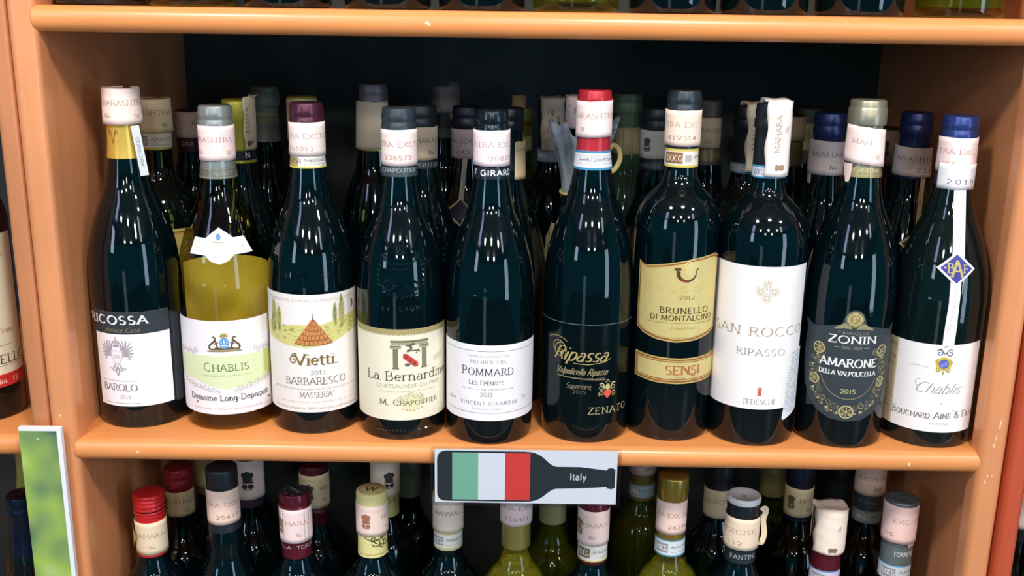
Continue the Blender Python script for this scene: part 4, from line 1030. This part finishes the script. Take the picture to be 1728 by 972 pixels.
def ribbon(b, u0, lean_, z0, z1, c=(206, 206, 190), txt='BOUCHARD AINE & FILS', w=5):
    def rs(u, v, off):
        R = max(b.prof(v), 14.6)+off; th = math.asin(max(-.95, min(.95, u/R))); return (R*math.sin(th), -R*math.cos(th), v)
    q = Pen(rs, .5, du=2, dv=3); q.fill(paper(c), [(u0+lean_-w/2, z0), (u0+lean_+w/2, z0), (u0+w/2, z1), (u0-w/2, z1)], 0); o = q.build('neck_ribbon', b.root)
    q = Pen(rs, .6, dv=4); q.text((96, 92, 84), txt, u0+lean_*.5, (z0+z1)/2, 2.8, (z1-z0)*.9, rot=90+math.degrees(math.atan2(-lean_, z1-z0))*-1, wt=.12); q.build('lettering', o)
    q = Pen(rs, .8, du=2, dv=3); c0 = u0+lean_; q.fill(paper((206, 200, 150)), [(c0-16, z0-8), (c0, z0-22), (c0+14, z0-8), (c0, z0+6)], 0); q.fill(paper((30, 34, 60)), [(c0-14, z0-8), (c0, z0-20.3), (c0+12.3, z0-8), (c0, z0+4.2)], 1); q.build('diamond_seal', b.root)
b = back(-.0488, .250, 279, 'burgundy', 'bottle with mauve strip and slanting printed neck ribbon, left of the thin-framed label bottle', 37)
b.capsule(52, foil((24, 30, 46), .4, .3), 'foil'); b.strip(22, 52, 'RA EXC', '2243', off=.7, u1=-4, w1=34, u2=-6, w2=20, c=(206, 186, 190), tc=(110, 98, 100), nc=(80, 74, 78)); ribbon(b, -1, -4, 182, 228)
b = back(-.0059, .165, 286.0, 'burgundy', 'bottle with black capsule and strip end at its right, directly behind the thin-framed label bottle', 39)
b.capsule(58, foil((24, 34, 40), .3, .2), 'foil'); o = b.strip(30, 66, off=1.2, u=(6, 20), c=(228, 206, 168), lean=.02); q = Pen(wrap(lambda z: 16.6, 15), .9, ulim=(6, 20)); lion(q, 14, b.H-52, 8, (120, 108, 96)); q.tiny(tk, 13, b.H-38, 2, 12); q.build('lettering', o)
b = back(.0047, .335, 270, 'burgundy', 'bottle with a thin cork stopper and yellow neck band, last row right of centre', 33, GL_PALE, wine=WINE_G)
b.capsule(44, foil((140, 138, 76), .5, .1), 'bare')
lathe('cork', [(7.4, 0), (7.8, 1), (7.8, 13), (7.2, 14), (.001, 14)], mat('cork', (190, 150, 104), .8, var=.2, scale=300), b.root, 24).location.z = .2702
b.strip(30, 46, 'No', '', off=.7, c=(176, 178, 120), tc=(90, 90, 60), u=(-20, 30), u1=8)
b = back(.0387, .262, 285, 'bordeaux', 'bottle with black capsule, sagging strip and bluish seal, left of the wrapped bottle', 36)
b.capsule(48, foil((20, 26, 34), .45, .1), 'smooth'); draped(b, -12, 14, 50, (196, 180, 158), (100, 90, 84), '262', lion_at=False)
code_band(b, 49, 62, (110, 130, 140), paper((140, 160, 168)))

# paper-wrapped bottle tied with raffia
b = back(.0653, .171, 294.0, 'burgundy', 'bottle wrapped in beige printed paper with a floral frill tied with raffia', 33.0, GL_BROWN)
b.capsule(30, foil((26, 30, 34), .4, .1), 'smooth'); draped(b, -26, -4, 26, (236, 214, 208), (150, 110, 110), '965', lion_at=False)
burl = mat('beige_wrap', (206, 186, 142), .8, var=.2, scale=45, bump=.5)
flor = mat('floral_frill', (170, 184, 194), .7, var=.6, scale=110, bump=.3)
wob = lambda a, z: .9*math.sin(a*9+z*.11)+.6*math.sin(a*17-z*.2)
lathe('paper_wrap', [(33.6, .4), (34.4, 30), (34.4, 120), (34.2, 146), (32.5, 160), (28.5, 172), (23.5, 184), (19.5, 194), (18.2, 202), (17.6, 206)], burl, b.root, 96, wob=wob)
def frill(a, z): return (z-198)/74.0*(2.0*math.sin(a*9+.6)+1.2*math.sin(a*16+z*.05))+.4*math.sin(a*31+z*.2)
vs, fs = [], []; n = 96; rows_ = [(18.3, 200), (18.8, 208), (19.6, 219), (22.0, 232), (25.5, 246), (29, 258), (32, 270)]
for i, (r_, z_) in enumerate(rows_):
    for k in range(n):
        a = 2*math.pi*k/n; rr_ = r_+frill(a, z_)*(.6+.1*i); zz = z_+(i/6)**2*(5*math.sin(a*5+1)+3*math.sin(a*11))
        vs.append((rr_*math.cos(a), rr_*math.sin(a), zz))
for i in range(len(rows_)-1):
    for k in range(n):
        fs.append((i*n+k, i*n+(k+1) % n, (i+1)*n+(k+1) % n, (i+1)*n+k))
o = mesh_obj('paper_frill', vs, fs, [flor], b.root, sharp=80); md = o.modifiers.new('paper', 'SOLIDIFY'); md.thickness = .0004
raf = mat('raffia', (226, 206, 136), .65, var=.15, scale=120)
tube('raffia_tie', [(20*math.cos(R_(a)), 20*math.sin(R_(a)), 206+.6*math.sin(R_(a*3))) for a in range(0, 361, 12)], 1.3, raf, b.root)
tube('raffia_bow', [(15, -15, 210), (20, -18, 224), (29, -22, 231), (34, -23, 241), (33, -22, 250), (28, -20, 254), (24, -19, 250)], 2.2, raf, b.root, flat=.35)
tube('raffia_bow', [(16, -15, 208), (22, -20, 217), (28, -24, 206), (31, -26, 192), (36, -27, 172)], 1.8, raf, b.root, flat=.35)
tube('raffia_bow', [(16, -15, 207), (24, -20, 214), (31, -24, 198), (33, -26, 182), (40, -27, 168)], 1.4, raf, b.root, flat=.35)
q = Pen(wrap(lambda z: 35.2 if z < 140 else 35.2-(z-140)*.12, 35), .4, du=2, dv=6); q.fill(paper((224, 206, 168)), [(-44, 60), (-16, 60), (-16, 176), (-40, 178)], 0); o = q.build('printed_tag', b.root)
q.__init__(wrap(lambda z: 35.2 if z < 140 else 35.2-(z-140)*.12, 35), .55, dv=6)
for k in range(28): q.tiny((150, 130, 100), -29, 172-k*3.6, 1.8, 22, 1, k)
q.text((130, 110, 84), '29', -26, 150, 5, 8); q.build('lettering', o)

b = back(.1243, .335, 287.7, 'burgundy', 'green glass bottle with capless pale green neck, last row right of the red capsule', 35, dark_glass('mid_green_glass', (70, 98, 74)))
b.capsule(52, mat('green_wax', (96, 122, 92), .35, var=.1), 'collar', rw=.8); o = b.strip(36, 66, off=1.0, u=(-24, 26), c=(206, 190, 144)); q = Pen(wrap(lambda z: 17, 15), 1.0); q.text(tk, 'RAIN', -14, b.H-50, 4, 20, rot=96); lion(q, 16, b.H-50, 8, (110, 104, 90)); q.build('lettering', o)
b = back(.1372, .182, 286.1, 'burgundy', 'bottle with black capsule and grey-white strip, just left behind the horn-label bottle', 34)
b.capsule(58, foil((28, 36, 46), .4, .2), 'foil'); b.strip(20, 47, '', '', off=.7, c=(206, 200, 190), tc=(100, 96, 90), lu=-11); o, q = b.band(50, 57, foil((34, 44, 50), .4, .1), u=(-44, 44)); q.text((150, 156, 160), 'PERRIN', -8, b.H-53.5, 3.4, 20); q.build('lettering', o)
b = back(.1992, .262, 288.6, 'burgundy', 'bottle with dark capsule and dim tan strip, right behind the horn-label bottle')
b.capsule(66, foil((70, 62, 56), .5, .2), 'smooth'); b.strip(18, 49, 'ARASHT', 'CO', off=.6, u1=2, w1=34, c=(186, 164, 136), tc=(110, 96, 84)); o, q = b.band(50, 62, foil((110, 96, 60), .4, .3), u=(-40, 40)); q.text((196, 180, 120), 'ZIN', 8, b.H-56, 4.4, 12); q.build('lettering', o)
b = back(.2221, .168, 290.4, 'bordeaux', 'bottle with tan strip folded over its mouth, behind the tall white label bottle', 38, GL_BROWN)
b.capsule(60, foil((22, 28, 34), .4, .1), 'foil'); draped(b, -5, 17, 60, (232, 214, 184), (140, 116, 84), 'MAHAR', wave=1.3); code_band(b, 52, 62, (70, 120, 150), paper((170, 186, 190)))
L = b.label(rectc(-60, 60, 40, 166), paper((240, 236, 232)))
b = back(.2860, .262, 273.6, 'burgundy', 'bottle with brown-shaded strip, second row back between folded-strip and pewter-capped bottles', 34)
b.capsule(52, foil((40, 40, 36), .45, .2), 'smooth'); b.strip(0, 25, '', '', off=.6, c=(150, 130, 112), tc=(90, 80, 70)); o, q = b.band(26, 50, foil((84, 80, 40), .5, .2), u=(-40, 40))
b = back(.3273, .340, 274.8, 'burgundy', 'olive-capped bottle in the last row, left of the pewter capsule', 33)
b.capsule(60, foil((60, 66, 50), .5, .1), 'smooth'); b.strip(16, 46, 'RA EX', '165', off=.7, u=(-26, 30), u1=0, w1=26, u2=8, c=(176, 172, 120), tc=(100, 96, 70)); 
b = back(.2995, .170, 285.2, 'burgundy', 'bottle with navy capsule and lilac strip, peeking left of the pewter-capped bottle', 38)
b.capsule(58, foil((40, 58, 104), .32, .4), 'foil'); b.strip(25, 57, 'MAHARA', 'No.', off=.8, u1=0, w1=36, u2=2, c=(222, 206, 204), tc=(120, 106, 104), lean=.02, skew=.02)
o = b.strip(48, 70, off=1.0, u=(-25, -18), c=(206, 186, 180)); L = b.label(rectc(-58, 0, 40, 128), paper((190, 200, 206)), 'back_label')
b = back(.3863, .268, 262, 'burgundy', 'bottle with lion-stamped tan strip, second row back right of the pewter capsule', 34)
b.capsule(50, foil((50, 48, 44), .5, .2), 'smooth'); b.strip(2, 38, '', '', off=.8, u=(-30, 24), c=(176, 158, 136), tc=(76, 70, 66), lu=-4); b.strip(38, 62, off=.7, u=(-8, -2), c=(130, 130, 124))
b = back(.3865, .183, 285.8, 'burgundy', 'bottle with navy capsule, lilac strip and printed neck ribbon, behind the diamond-seal bottle', 39)
b.capsule(62, foil((36, 50, 96), .32, .4), 'foil'); b.strip(32, 60, 'ARASHTRA', '2213', off=.9, u1=0, w1=38, u2=8, w2=20, c=(222, 204, 196), tc=(130, 112, 104), nc=(90, 80, 78), lean=.03, skew=.04); ribbon(b, 7, -7, 172, 228, (220, 204, 150), 'AINE & FILS')

# ------------------------------------------------------------------ lower shelf
ZL = -.375
def low(X, Y, H, label, glass=None, wine=None, r=34.0, kind='bordeaux', fill=None, drop=0):
    return back(X, Y, H, kind, label, r, glass, 'l', ZL, wine, fill, drop=drop)
MAR = (112, 34, 50)
def ringtext(b, c, t, r0, h, m=None):
    q = Pen(flat_top(b.H+.35), .05)
    if m: q.ell(m, 0, 0, 13, 13, 0.2, 28)
    n = len(t)
    for i, ch in enumerate(t):
        a = math.pi*.5 - 2*math.pi*i/n
        q.text(c, ch, r0*math.cos(a), r0*math.sin(a), h, None, rot=math.degrees(a)-90, style='sans', wt=.14)
    return q
b = low(-.3512, .100, 292, 'bright red screw-capped bottle nearest the left panel on the lower shelf', r=34.5)
b.capsule(64, foil((214, 40, 44), .3, .15), 'screw'); b.strip(27, 61, 'MAHARAS', 'No.', off=.7, u1=4, w1=38, u2=6, c=(240, 220, 186), tc=(196, 160, 110), rise=0) if False else b.strip(27, 61, 'MAHARAS', '', off=.7, u1=4, w1=38, no=5, c=(240, 220, 186), tc=(196, 160, 110))
t = Pen(wrap(lambda z: 16.6, 15), .4, du=2, dv=4); t.fill(paper((206, 176, 120)), [(-20, 264), (-18, 264), (-9, 250), (-18, 234), (-20, 234)], 0); t.build('strip_corner', b.root)
b = low(-.3500, .185, 279.8, 'dull red capped bottle behind the bright red screw cap', r=35)
b.capsule(52, foil((140, 36, 46), .32, .3), 'foil'); b.strip(24, 52, 'MAHARA', '', off=.7, u1=8, w1=34, no=12, c=(206, 190, 148), tc=(130, 110, 80), lu=-14)
b = low(-.2786, .100, 320.2, 'black-capsuled bottle with pink strip, second in the lower front row', r=34.5, kind='burgundy')
b.capsule(64, foil((30, 38, 44), .4, .2), 'smooth'); b.strip(20, 55, 'HTRA EXC', '25478', off=.6, u1=0, w1=40, u2=8, w2=22, c=(246, 214, 196), tc=(206, 156, 126), nc=(150, 100, 70))
b = low(-.3421, .262, 264.9, 'yellowish strip-necked bottle far back behind the two red caps', r=33)
b.capsule(50, foil((120, 116, 70), .5, .2), 'smooth'); b.strip(2, 40, '', '', c=(196, 190, 140), tc=(110, 110, 90), lu=8)
b = low(-.2745, .183, 296.1, 'bottle with white strip stamped with a lion crest, behind the black capsule', r=34)
b.capsule(56, foil((60, 40, 60), .5, .2), 'smooth'); b.strip(2, 46, '', '', c=(226, 208, 196), tc=(60, 62, 70), lu=2)
b = low(-.2085, .100, 295.6, 'maroon-capsuled bottle with dark lettered cap top, third in the lower front row', r=34)
b.capsule(67, foil(MAR, .28, .5), 'foil'); q = ringtext(b, (190, 196, 200), 'TORRESELLA MOSOLE ', 10.3, 2.2, (36, 42, 50)); q.text((210, 212, 214), 'TORRE', 0, 0, 3.2, 16, rot=-42, style='sans', wt=.14); q.build('lettering', b.capo)
b.strip(14, 49, 'HARAS', '', off=.7, u1=6, w1=26, no=6, c=(248, 222, 220), tc=(206, 160, 130), lu=-14, skew=-.0)
o, q = b.band(51, 58, foil((96, 30, 46), .3, .4), u=(-44, 44), off=.1); q.text((222, 206, 210), 'RELLA  TORRE', 1, b.H-54.5, 3.6, 50, wt=.14, style='sans'); q.build('lettering', o)
b = low(-.2054, .180, 287.8, 'maroon bottle with cream crested strip, behind the maroon lettered cap', r=34)
b.capsule(66, foil((84, 24, 40), .35, .4), 'foil'); b.strip(8, 45, 'HRA', '', off=.7, u1=14, no=14, c=(222, 206, 170), tc=(90, 86, 80), lu=-3); o, q = b.band(46, 52, foil((84, 24, 40), .35, .4), u=(-44, 44)); q.text((200, 180, 186), 'ORRESELLA', 2, b.H-49, 3, 40, style='sans'); q.build('lettering', o)
b = low(-.1336, .100, 298.1, 'pale yellow capsuled bottle with a black W on its flat top', r=34)
b.capsule(67, mat('butter_yellow_capsule', (232, 222, 150), .42, var=.05), 'smooth')
q = Pen(flat_top(b.H+.35), .05); q.text((60, 60, 44), 'W', 0, -.5, 9, 12, wt=.13, slant=.2); q.ell((150, 150, 90), 0, 0, 12, 12, 1, 28, .95); q.line((60, 60, 44), [(-9, -6), (-3, -8), (3, -7), (9, -8)], .8); q.build('lettering', b.capo)
b.strip(11, 43, 'HA', '', off=.6, u1=15, u=(-26, 26), no=18, c=(250, 222, 208), tc=(210, 140, 110), lu=-4)
q = Pen(wrap(b.cap, 14.9), .35, dv=4); dk = (70, 60, 36)
for (u_, z_, r_, s_) in ((6, 50, 5, 1), (14, 47, 4, -1), (17, 52, 3.4, 1), (2, 46, 3, -1), (12, 54, 3, 1)): q.curl(dk, u_, b.H-z_, r_, .9, 40*r_, 1.3, s_)
q.line(dk, [(-6, b.H-45), (2, b.H-49), (10, b.H-47), (16, b.H-43)], .9); q.line(dk, [(16, b.H-36), (14, b.H-42), (18, b.H-46)], 1.2); q.tiny((150, 140, 90), 2, b.H-63, 2, 26); q.build('ornament', b.capo)
b = low(-.1306, .181, 298.4, 'bottle with crested white strip over a pale green neck, behind the black W top', r=34)
b.capsule(66, mat('pale_green_capsule', (190, 190, 120), .45, var=.05), 'smooth'); b.strip(4, 42, '', '', c=(224, 208, 188), tc=(70, 70, 74), lu=6)
q = Pen(wrap(b.cap, 14.9), .35, dv=4); q.curl(dk, 6, b.H-46, 4, .8, 60, 1.3); q.curl(dk, 13, b.H-47, 3, .8, 160, 1.3, -1); q.build('ornament', b.capo)
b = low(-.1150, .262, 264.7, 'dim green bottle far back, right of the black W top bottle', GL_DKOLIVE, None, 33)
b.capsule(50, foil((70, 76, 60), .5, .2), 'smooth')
b = low(-.0610, .128, 284.6, 'dark round-shouldered bottle with cream code seal, just under left end of flag sign', r=34.5)
b.capsule(60, foil((216, 208, 160), .4, .1), 'smooth'); b.strip(4, 40, 'MAHARAS', '', off=.5, u1=0, c=(230, 214, 196), tc=tk); code_band(b, 41, 58, (206, 196, 120), txt='AABA01100')
b = low(.0075, .100, 304.2, 'pale green white-wine bottle with brass neck sleeve, under the centre of the flag sign', GL_PALE, WINE_W, 34, fill=236)
b.capsule(62, foil((176, 160, 92), .35, .6), 'smooth'); b.strip(4, 36, 'TRA EXC', '230311', off=.6, u1=0, w1=36, u2=0, w2=24, c=(230, 206, 208), tc=(160, 130, 126), nc=(110, 96, 96))
b = low(.0471, .183, 279.7, 'white-wine bottle half hidden behind the flag sign between brass and maroon necks', GL_PALE, WINE_G, 33, fill=226)
b.capsule(54, foil((160, 158, 110), .45, .4), 'smooth')
b = low(.0833, .100, 291.6, 'maroon-capsuled bottle with code seal, under right end of the flag sign', r=34.5)
b.capsule(64, foil(MAR, .28, .5), 'foil'); b.strip(7, 43, 'HARASH', '', off=.6, u1=3, w1=30, no=-2, c=(242, 214, 206), tc=(196, 152, 120), lu=-17); code_band(b, 43, 61, (200, 190, 100), brown=True)
b = low(.1591, .100, 319.2, 'white-wine bottle with tall brass capsule and blue-edged seal, right of the flag sign', GL_PALE, WINE_W, 34.5, fill=226, drop=12)
b.capsule(82, foil((172, 146, 66), .28, .75), 'smooth'); b.strip(24, 58, 'RA EXCISE', '26396', off=.6, u1=0, w1=38, u2=6, w2=22, c=(246, 214, 200), tc=(206, 160, 130), nc=(150, 100, 70)); code_band(b, 64, 81, (70, 150, 190), paper((216, 224, 226)))
b = low(.1500, .254, 285, 'brass-banded bottle with mauve strip, behind the tall brass capsule', GL_PALE, WINE_G, 33.5, fill=222)
b.capsule(66, foil((130, 110, 56), .4, .5), 'smooth'); b.strip(0, 34, 'EXCISE', '104', off=.5, u1=0, w1=28, u2=4, c=(206, 176, 168), tc=(110, 90, 90)); code_band(b, 46, 62, (120, 130, 130), paper((150, 170, 172)))
b = low(.1050, .330, 262, 'dim bottle with grey collar just right of the flag sign, back row', GL_DKOLIVE, WINE_G, 33.5, fill=212)
b.capsule(50, foil((70, 78, 66), .5, .2), 'collar')
b = low(.2215, .182, 301.4, 'bottle with black capsule and tan strip, behind the white-topped bottle', r=34.5)
b.capsule(66, foil((18, 24, 32), .4, .1), 'smooth'); b.strip(33, 64, 'ASHTRA', '', off=.6, u1=0, w1=34, c=(222, 200, 160), tc=(140, 120, 90))
b = low(.2289, .100, 296.5, 'bottle with concave white stopper top and black collar band', r=34.5)
b.capsule(66, foil((30, 34, 42), .35, .2), 'smooth', rw=.6)
lathe('white_cap', [(15.9, -6), (16.3, -5), (16.3, -1), (15.4, .2), (12.5, .1), (10, -1.2), (.001, -1.8)], mat('white_plastic', (222, 226, 224), .35), b.root, 40).location.z = .2985
b.strip(17, 50, 'EXCISE', '112', off=1.4, u1=-5, w1=30, u2=-9, w2=14, c=(246, 222, 196), tc=(206, 170, 130), nc=(180, 140, 100))
tube('strip_flap', [(15.5, -9, 286), (19, -9, 289), (20, -8, 284), (18, -9, 276), (20, -9, 262), (18, -9, 252), (15.5, -9, 252)], 2.6, paper((240, 216, 180)), b.root, flat=.12)
o, q = b.band(52, 65, foil((34, 44, 52), .4, .1), u=(-44, 44)); q.text((206, 212, 216), 'FANTINI', 0, b.H-58, 4.4, 27, wt=.15); q.build('lettering', o)
b = low(.2994, .262, 268, 'bottle with small yellow stopper far back, between the white top and navy cap', GL_PALE, WINE_G, 33.5, fill=216)
b.capsule(46, foil((150, 140, 84), .5, .2), 'collar')
b = low(.3061, .180, 300.8, 'green wine bottle with navy capsule and cream crested strip', GL_DKOLIVE, WINE_G, 34.5, fill=226)
b.capsule(66, foil((20, 30, 52), .35, .3), 'smooth'); b.strip(28, 60, 'HARAS', '', off=.6, u1=10, w1=26, no=8, c=(226, 206, 162), tc=(140, 118, 84), lu=-12)
b = low(.3141, .100, 285.3, 'bottle with strip crumpled over its mouth above maroon and blue bands', r=34, kind='bordeaux', drop=34)
b.capsule(80, foil(MAR, .28, .4), 'smooth'); draped(b, -20, 20, 42, (250, 232, 214), (170, 140, 110), '', lion_at=True, wave=1.4); code_band(b, 61, 79, (80, 150, 200), paper((214, 206, 224)))
b = low(.3774, .262, 269.3, 'bottle with dim ribbed grey screw cap far back, left of the right panel', r=33.5)
b.capsule(56, foil((50, 60, 62), .45, .3), 'screw')
b = low(.3799, .181, 300, 'green bottle with tan strip, slate capsule and pale seal, behind the slate-topped bottle', GL_DKOLIVE, WINE_G, 34.5, fill=222)
b.capsule(64, foil((74, 82, 90), .35, .4), 'smooth'); b.strip(2, 34, 'RASHTRA', '1802', off=.6, u1=0, w1=34, u2=4, c=(222, 196, 176), tc=(130, 106, 96), nc=(90, 76, 70)); code_band(b, 52, 66, (110, 140, 150), paper((150, 164, 160)))
o, q = b.band(36, 50, foil((70, 78, 86), .35, .3), u=(-40, 40)); q.text((150, 156, 160), 'TORRE', -6, b.H-42, 3, 20, style='sans'); q.build('lettering', o)
b = low(.3826, .100, 297.8, 'slate-capsuled bottle with flat lettered top, rightmost in the lower front row', GL_DKOLIVE, WINE_G, 34.5, fill=200, drop=30)
b.capsule(84, foil((112, 122, 126), .32, .5), 'smooth', rw=.6); q = ringtext(b, (190, 198, 200), 'TORRESELLA TORRE ', 10, 2.2, (84, 96, 100)); q.text((170, 180, 182), 'TORRES', 0, 0, 3.2, 18, rot=-30, style='sans', wt=.14); q.build('lettering', b.capo)
b.strip(3, 42, 'EXCISE', '05', off=.7, u1=2, w1=26, u2=-14, w2=8, c=(250, 212, 204), tc=(206, 156, 130), nc=(160, 120, 100)); b.strip(40, 47, off=.6, u=(6, 22), c=(240, 204, 196))
o, q = b.band(47, 65, foil((120, 130, 132), .35, .4), u=(-44, 44), off=.1); q.text((226, 230, 230), 'TORRESELLA', 7, b.H-54, 4.4, 30, style='sans', wt=.13); q.build('lettering', o); code_band(b, 66, 83, (90, 160, 200), paper((206, 212, 220)))

# ------------------------------------------------------------------ top shelf: only the feet of these bottles show
tops = [(-.3495, GL_BLACK, 'dark bottle foot at the left end of the top shelf'), (-.272, GL_DKOLIVE, 'yellow-green bottle foot, second from left on the top shelf'), (-.192, GL_BLACK, 'dark bottle foot, third from left on the top shelf'),
        (-.108, GL_BROWN, 'dark bottle foot, fourth from left on the top shelf'), (-.029, GL_BLACK, 'dark bottle foot left of centre on the top shelf'), (.050, GL_DKOLIVE, 'yellow-green bottle foot at the centre of the top shelf'),
        (.131, GL_BLACK, 'dark bottle foot just right of centre on the top shelf'), (.208, GL_BLACK, 'dark bottle foot, third from the right on the top shelf'), (.288, GL_BLACK, 'dark bottle foot, second from the right on the top shelf'), (.372, GL_DKOLIVE, 'greenish bottle foot at the right end of the top shelf')]
for i, (x_, g_, l_) in enumerate(tops):
    tr = g_ is GL_DKOLIVE
    b = back(x_, .082, 296, 'burgundy' if i % 3 else 'bordeaux', l_, 36.5, GL_PALE if tr else g_, 't', .3745, WINE_G if tr else None, 225)
    b.capsule(58, foil(((150, 140, 90), (30, 34, 40), MAR)[i % 3]), 'foil'); b.label(rectc(-50, 50, 30, 110), CREAM)

# ------------------------------------------------------------------ neighbouring cabinets
b = back(-.4975, .096, 300, 'bordeaux', 'dark bottle with cream label over a red band, at the left photo edge', 37.6, GL_BLACK, 'n', .002)
b.capsule(60, foil((120, 30, 36)), 'foil')
L = b.label(rectc(-56, 66, 31, 173), paper((240, 234, 206))); p = b.pen(); p.ulim = (-55, 65); p.rect((206, 52, 48), -56, 66, 31, 43, 1)
p.text((50, 48, 50), 'CHAIS', -7, 133, 28, 90, wt=.15); p.line((206, 130, 70), [(10, 160), (30, 168), (48, 155)], .6); p.line((206, 130, 70), [(20, 150), (40, 168), (50, 152)], .6); p.text((150, 140, 110), 'SINCE 1990', 40, 170.5, 2.4, 18)
p.text((190, 150, 80), 'Cabernet Franc', 29, 84, 5, 52, wt=.16); p.line((190, 130, 70), [(26, 70), (51, 70)], .5); p.text((60, 60, 54), 'CASTELLO', 34, 57, 8.2, 66, wt=.14); p.line((120, 110, 90), [(-20, 51), (64, 51)], .35)
p.text((246, 226, 214), 'Produce of India  12', 18, 36.5, 4.2, 70, wt=.16, style='serif', layer=2); p.build('lettering', L)
b = back(-.4790, .108, 284, 'burgundy', 'bottle with navy foil capsule, half hidden behind the green picture strip', 36, dark_glass('dark_brown_glass', (16, 22, 24)), 'n', ZL)
b.capsule(60, foil((18, 30, 56), .3, .4), 'foil')
b = back(-.5600, .120, 276, 'burgundy', 'green white-wine bottle at the lower left edge of the photo', 36, GL_PALE, 'n', ZL, WINE_G, 226)
b.capsule(44, foil((150, 150, 80), .45, .2), 'smooth')
b = back(-.5200, .215, 306, 'burgundy', 'yellowish bottle back in the lower left neighbouring bay', 36, GL_PALE, 'n', ZL, WINE_G, 226)
b.capsule(74, mat('dull_yellow_capsule', (150, 150, 84), .5), 'smooth')
b = back(.5060, .105, 322, 'burgundy', 'green bottle with pale strip at the lower right edge of the photo', 36, GL_DKOLIVE, 'n', ZL, WINE_G, 226)
b.capsule(66, foil((30, 34, 40)), 'foil'); b.strip(14, 52, 'MAHA', '', c=(222, 206, 196), tc=tk)
b = back(.5020, .028+.0, 280, 'burgundy', 'bottle with dark red capsule at the lower right corner of the photo', 34, GL_BLACK, 'n', ZL)
b.root.location.y = .064-.036
b.capsule(60, foil((120, 30, 40)), 'foil'); b.strip(4, 30, 'MAHA', '', c=(222, 206, 196), tc=tk)

# ------------------------------------------------------------------ the flag sign on the shelf edge
sg = empty('shelf_sign', (.0148, .0255, -.0258), 'laminated sign with a bottle silhouette carrying a green, white and red flag, reading Italy', 'sign')
W, Hh = 162, 51
box('card', (-W/2, -.5, -Hh/2), (W/2, .5, Hh/2), mat('white_card', (240, 238, 246), .5), sg)
slm = clear_glass('laminate_film', (238, 242, 244)); 
o = box('plastic_sleeve', (-W/2-3.5, -1.1, -Hh/2-3), (W/2+3.5, 1.1, Hh/2+2.2), slm, sg, 1.0)
q = Pen(flat_front(-.55, -W/2, -Hh/2), .05, du=4); bk = mat('black_print', (38, 46, 52), .45)
def bez(p0, p1, p2, p3, n=10): return [tuple((1-t)**3*a+3*(1-t)**2*t*b_+3*(1-t)*t*t*c_+t**3*d for a, b_, c_, d in zip(p0, p1, p2, p3)) for t in [i/n for i in range(n+1)]]
up = bez((10, 50), (4, 49.5), (2, 46), (2, 40)) [::-1]
sil = [(2, 10)] + up + [(80, 50)] + bez((80, 50), (98, 50), (98, 38), (108, 36))[1:] + [(130, 36), (146, 34), (153, 33.2), (154, 35), (158, 35.5), (160.5, 34), (160.5, 16.5), (158, 15), (154, 15.4), (153, 17.3), (146, 16.5), (130, 15.4), (108, 14.6)] + bez((108, 14.6), (98, 12), (98, 1.6), (80, 1.4))[1:] + [(10, 1.4)] + bez((10, 1.4), (4, 1.6), (2, 5), (2, 10))[1:]
q.fill(bk, sil, 0); q.build('bottle_silhouette', sg)
q = Pen(flat_front(-.6, -W/2, -Hh/2), .1, du=8)
q.rect(mat('flag_green', (128, 188, 158), .5), 15.5, 38.6, 3, 48.3, 0); q.rect(mat('flag_white', (240, 238, 246), .5), 38.6, 62.5, 3, 48.3, 0); q.rect(mat('flag_red', (232, 62, 60), .5), 62.5, 84.8, 3, 48.3, 0)
q.build('flag', sg)
q = Pen(flat_front(-.6, -W/2, -Hh/2), .1); q.text((240, 240, 240), 'Italy', 127.5, 26.6, 6.4, 14.6, style='sans', wt=.13, sp=.08); q.build('lettering', sg)

# ------------------------------------------------------------------ the green picture strip hung on the left upright
pc = empty('picture_strip', (-.4118, .020, -.3), 'white foam-board strip with blurred green leafy photo hung on the left upright', 'picture')
box('foam_board', (-18.5, 0, -200), (18.5, 5, 316.5), mat('foam_board', (236, 236, 240), .7), pc)
m = bpy.data.materials.new('leafy_print'); m.use_nodes = True; nt = m.node_tree; bs = nt.nodes['Principled BSDF']; bs.inputs['Roughness'].default_value = .45
tc = nt.nodes.new('ShaderNodeTexCoord'); n1 = nt.nodes.new('ShaderNodeTexNoise'); n1.inputs['Scale'].default_value = 20; n1.inputs['Detail'].default_value = 1.2
cr = nt.nodes.new('ShaderNodeValToRGB'); e = cr.color_ramp.elements
e[0].position = .36; e[0].color = lin((70, 96, 84)); e[1].position = .72; e[1].color = lin((190, 208, 140))
for ps, cc in ((.40, (98, 132, 92)), (.50, (134, 164, 92)), (.60, (160, 190, 84))): x_ = e.new(ps); x_.color = lin(cc)
nt.links.new(tc.outputs['Object'], n1.inputs['Vector']); nt.links.new(n1.outputs['Fac'], cr.inputs[0]); nt.links.new(cr.outputs[0], bs.inputs['Base Color'])
box('printed_photo', (-18.3, -.4, -199), (14.6, 0, 313.5), m, pc)
lathe('pin', [(.001, -1.6), (.9, -1.2), (1.3, 0)], mat('pin_head', (230, 226, 210), .3), pc, 12).location = (-.002, -.0004, .3065)
bpy.context.view_layer.update()
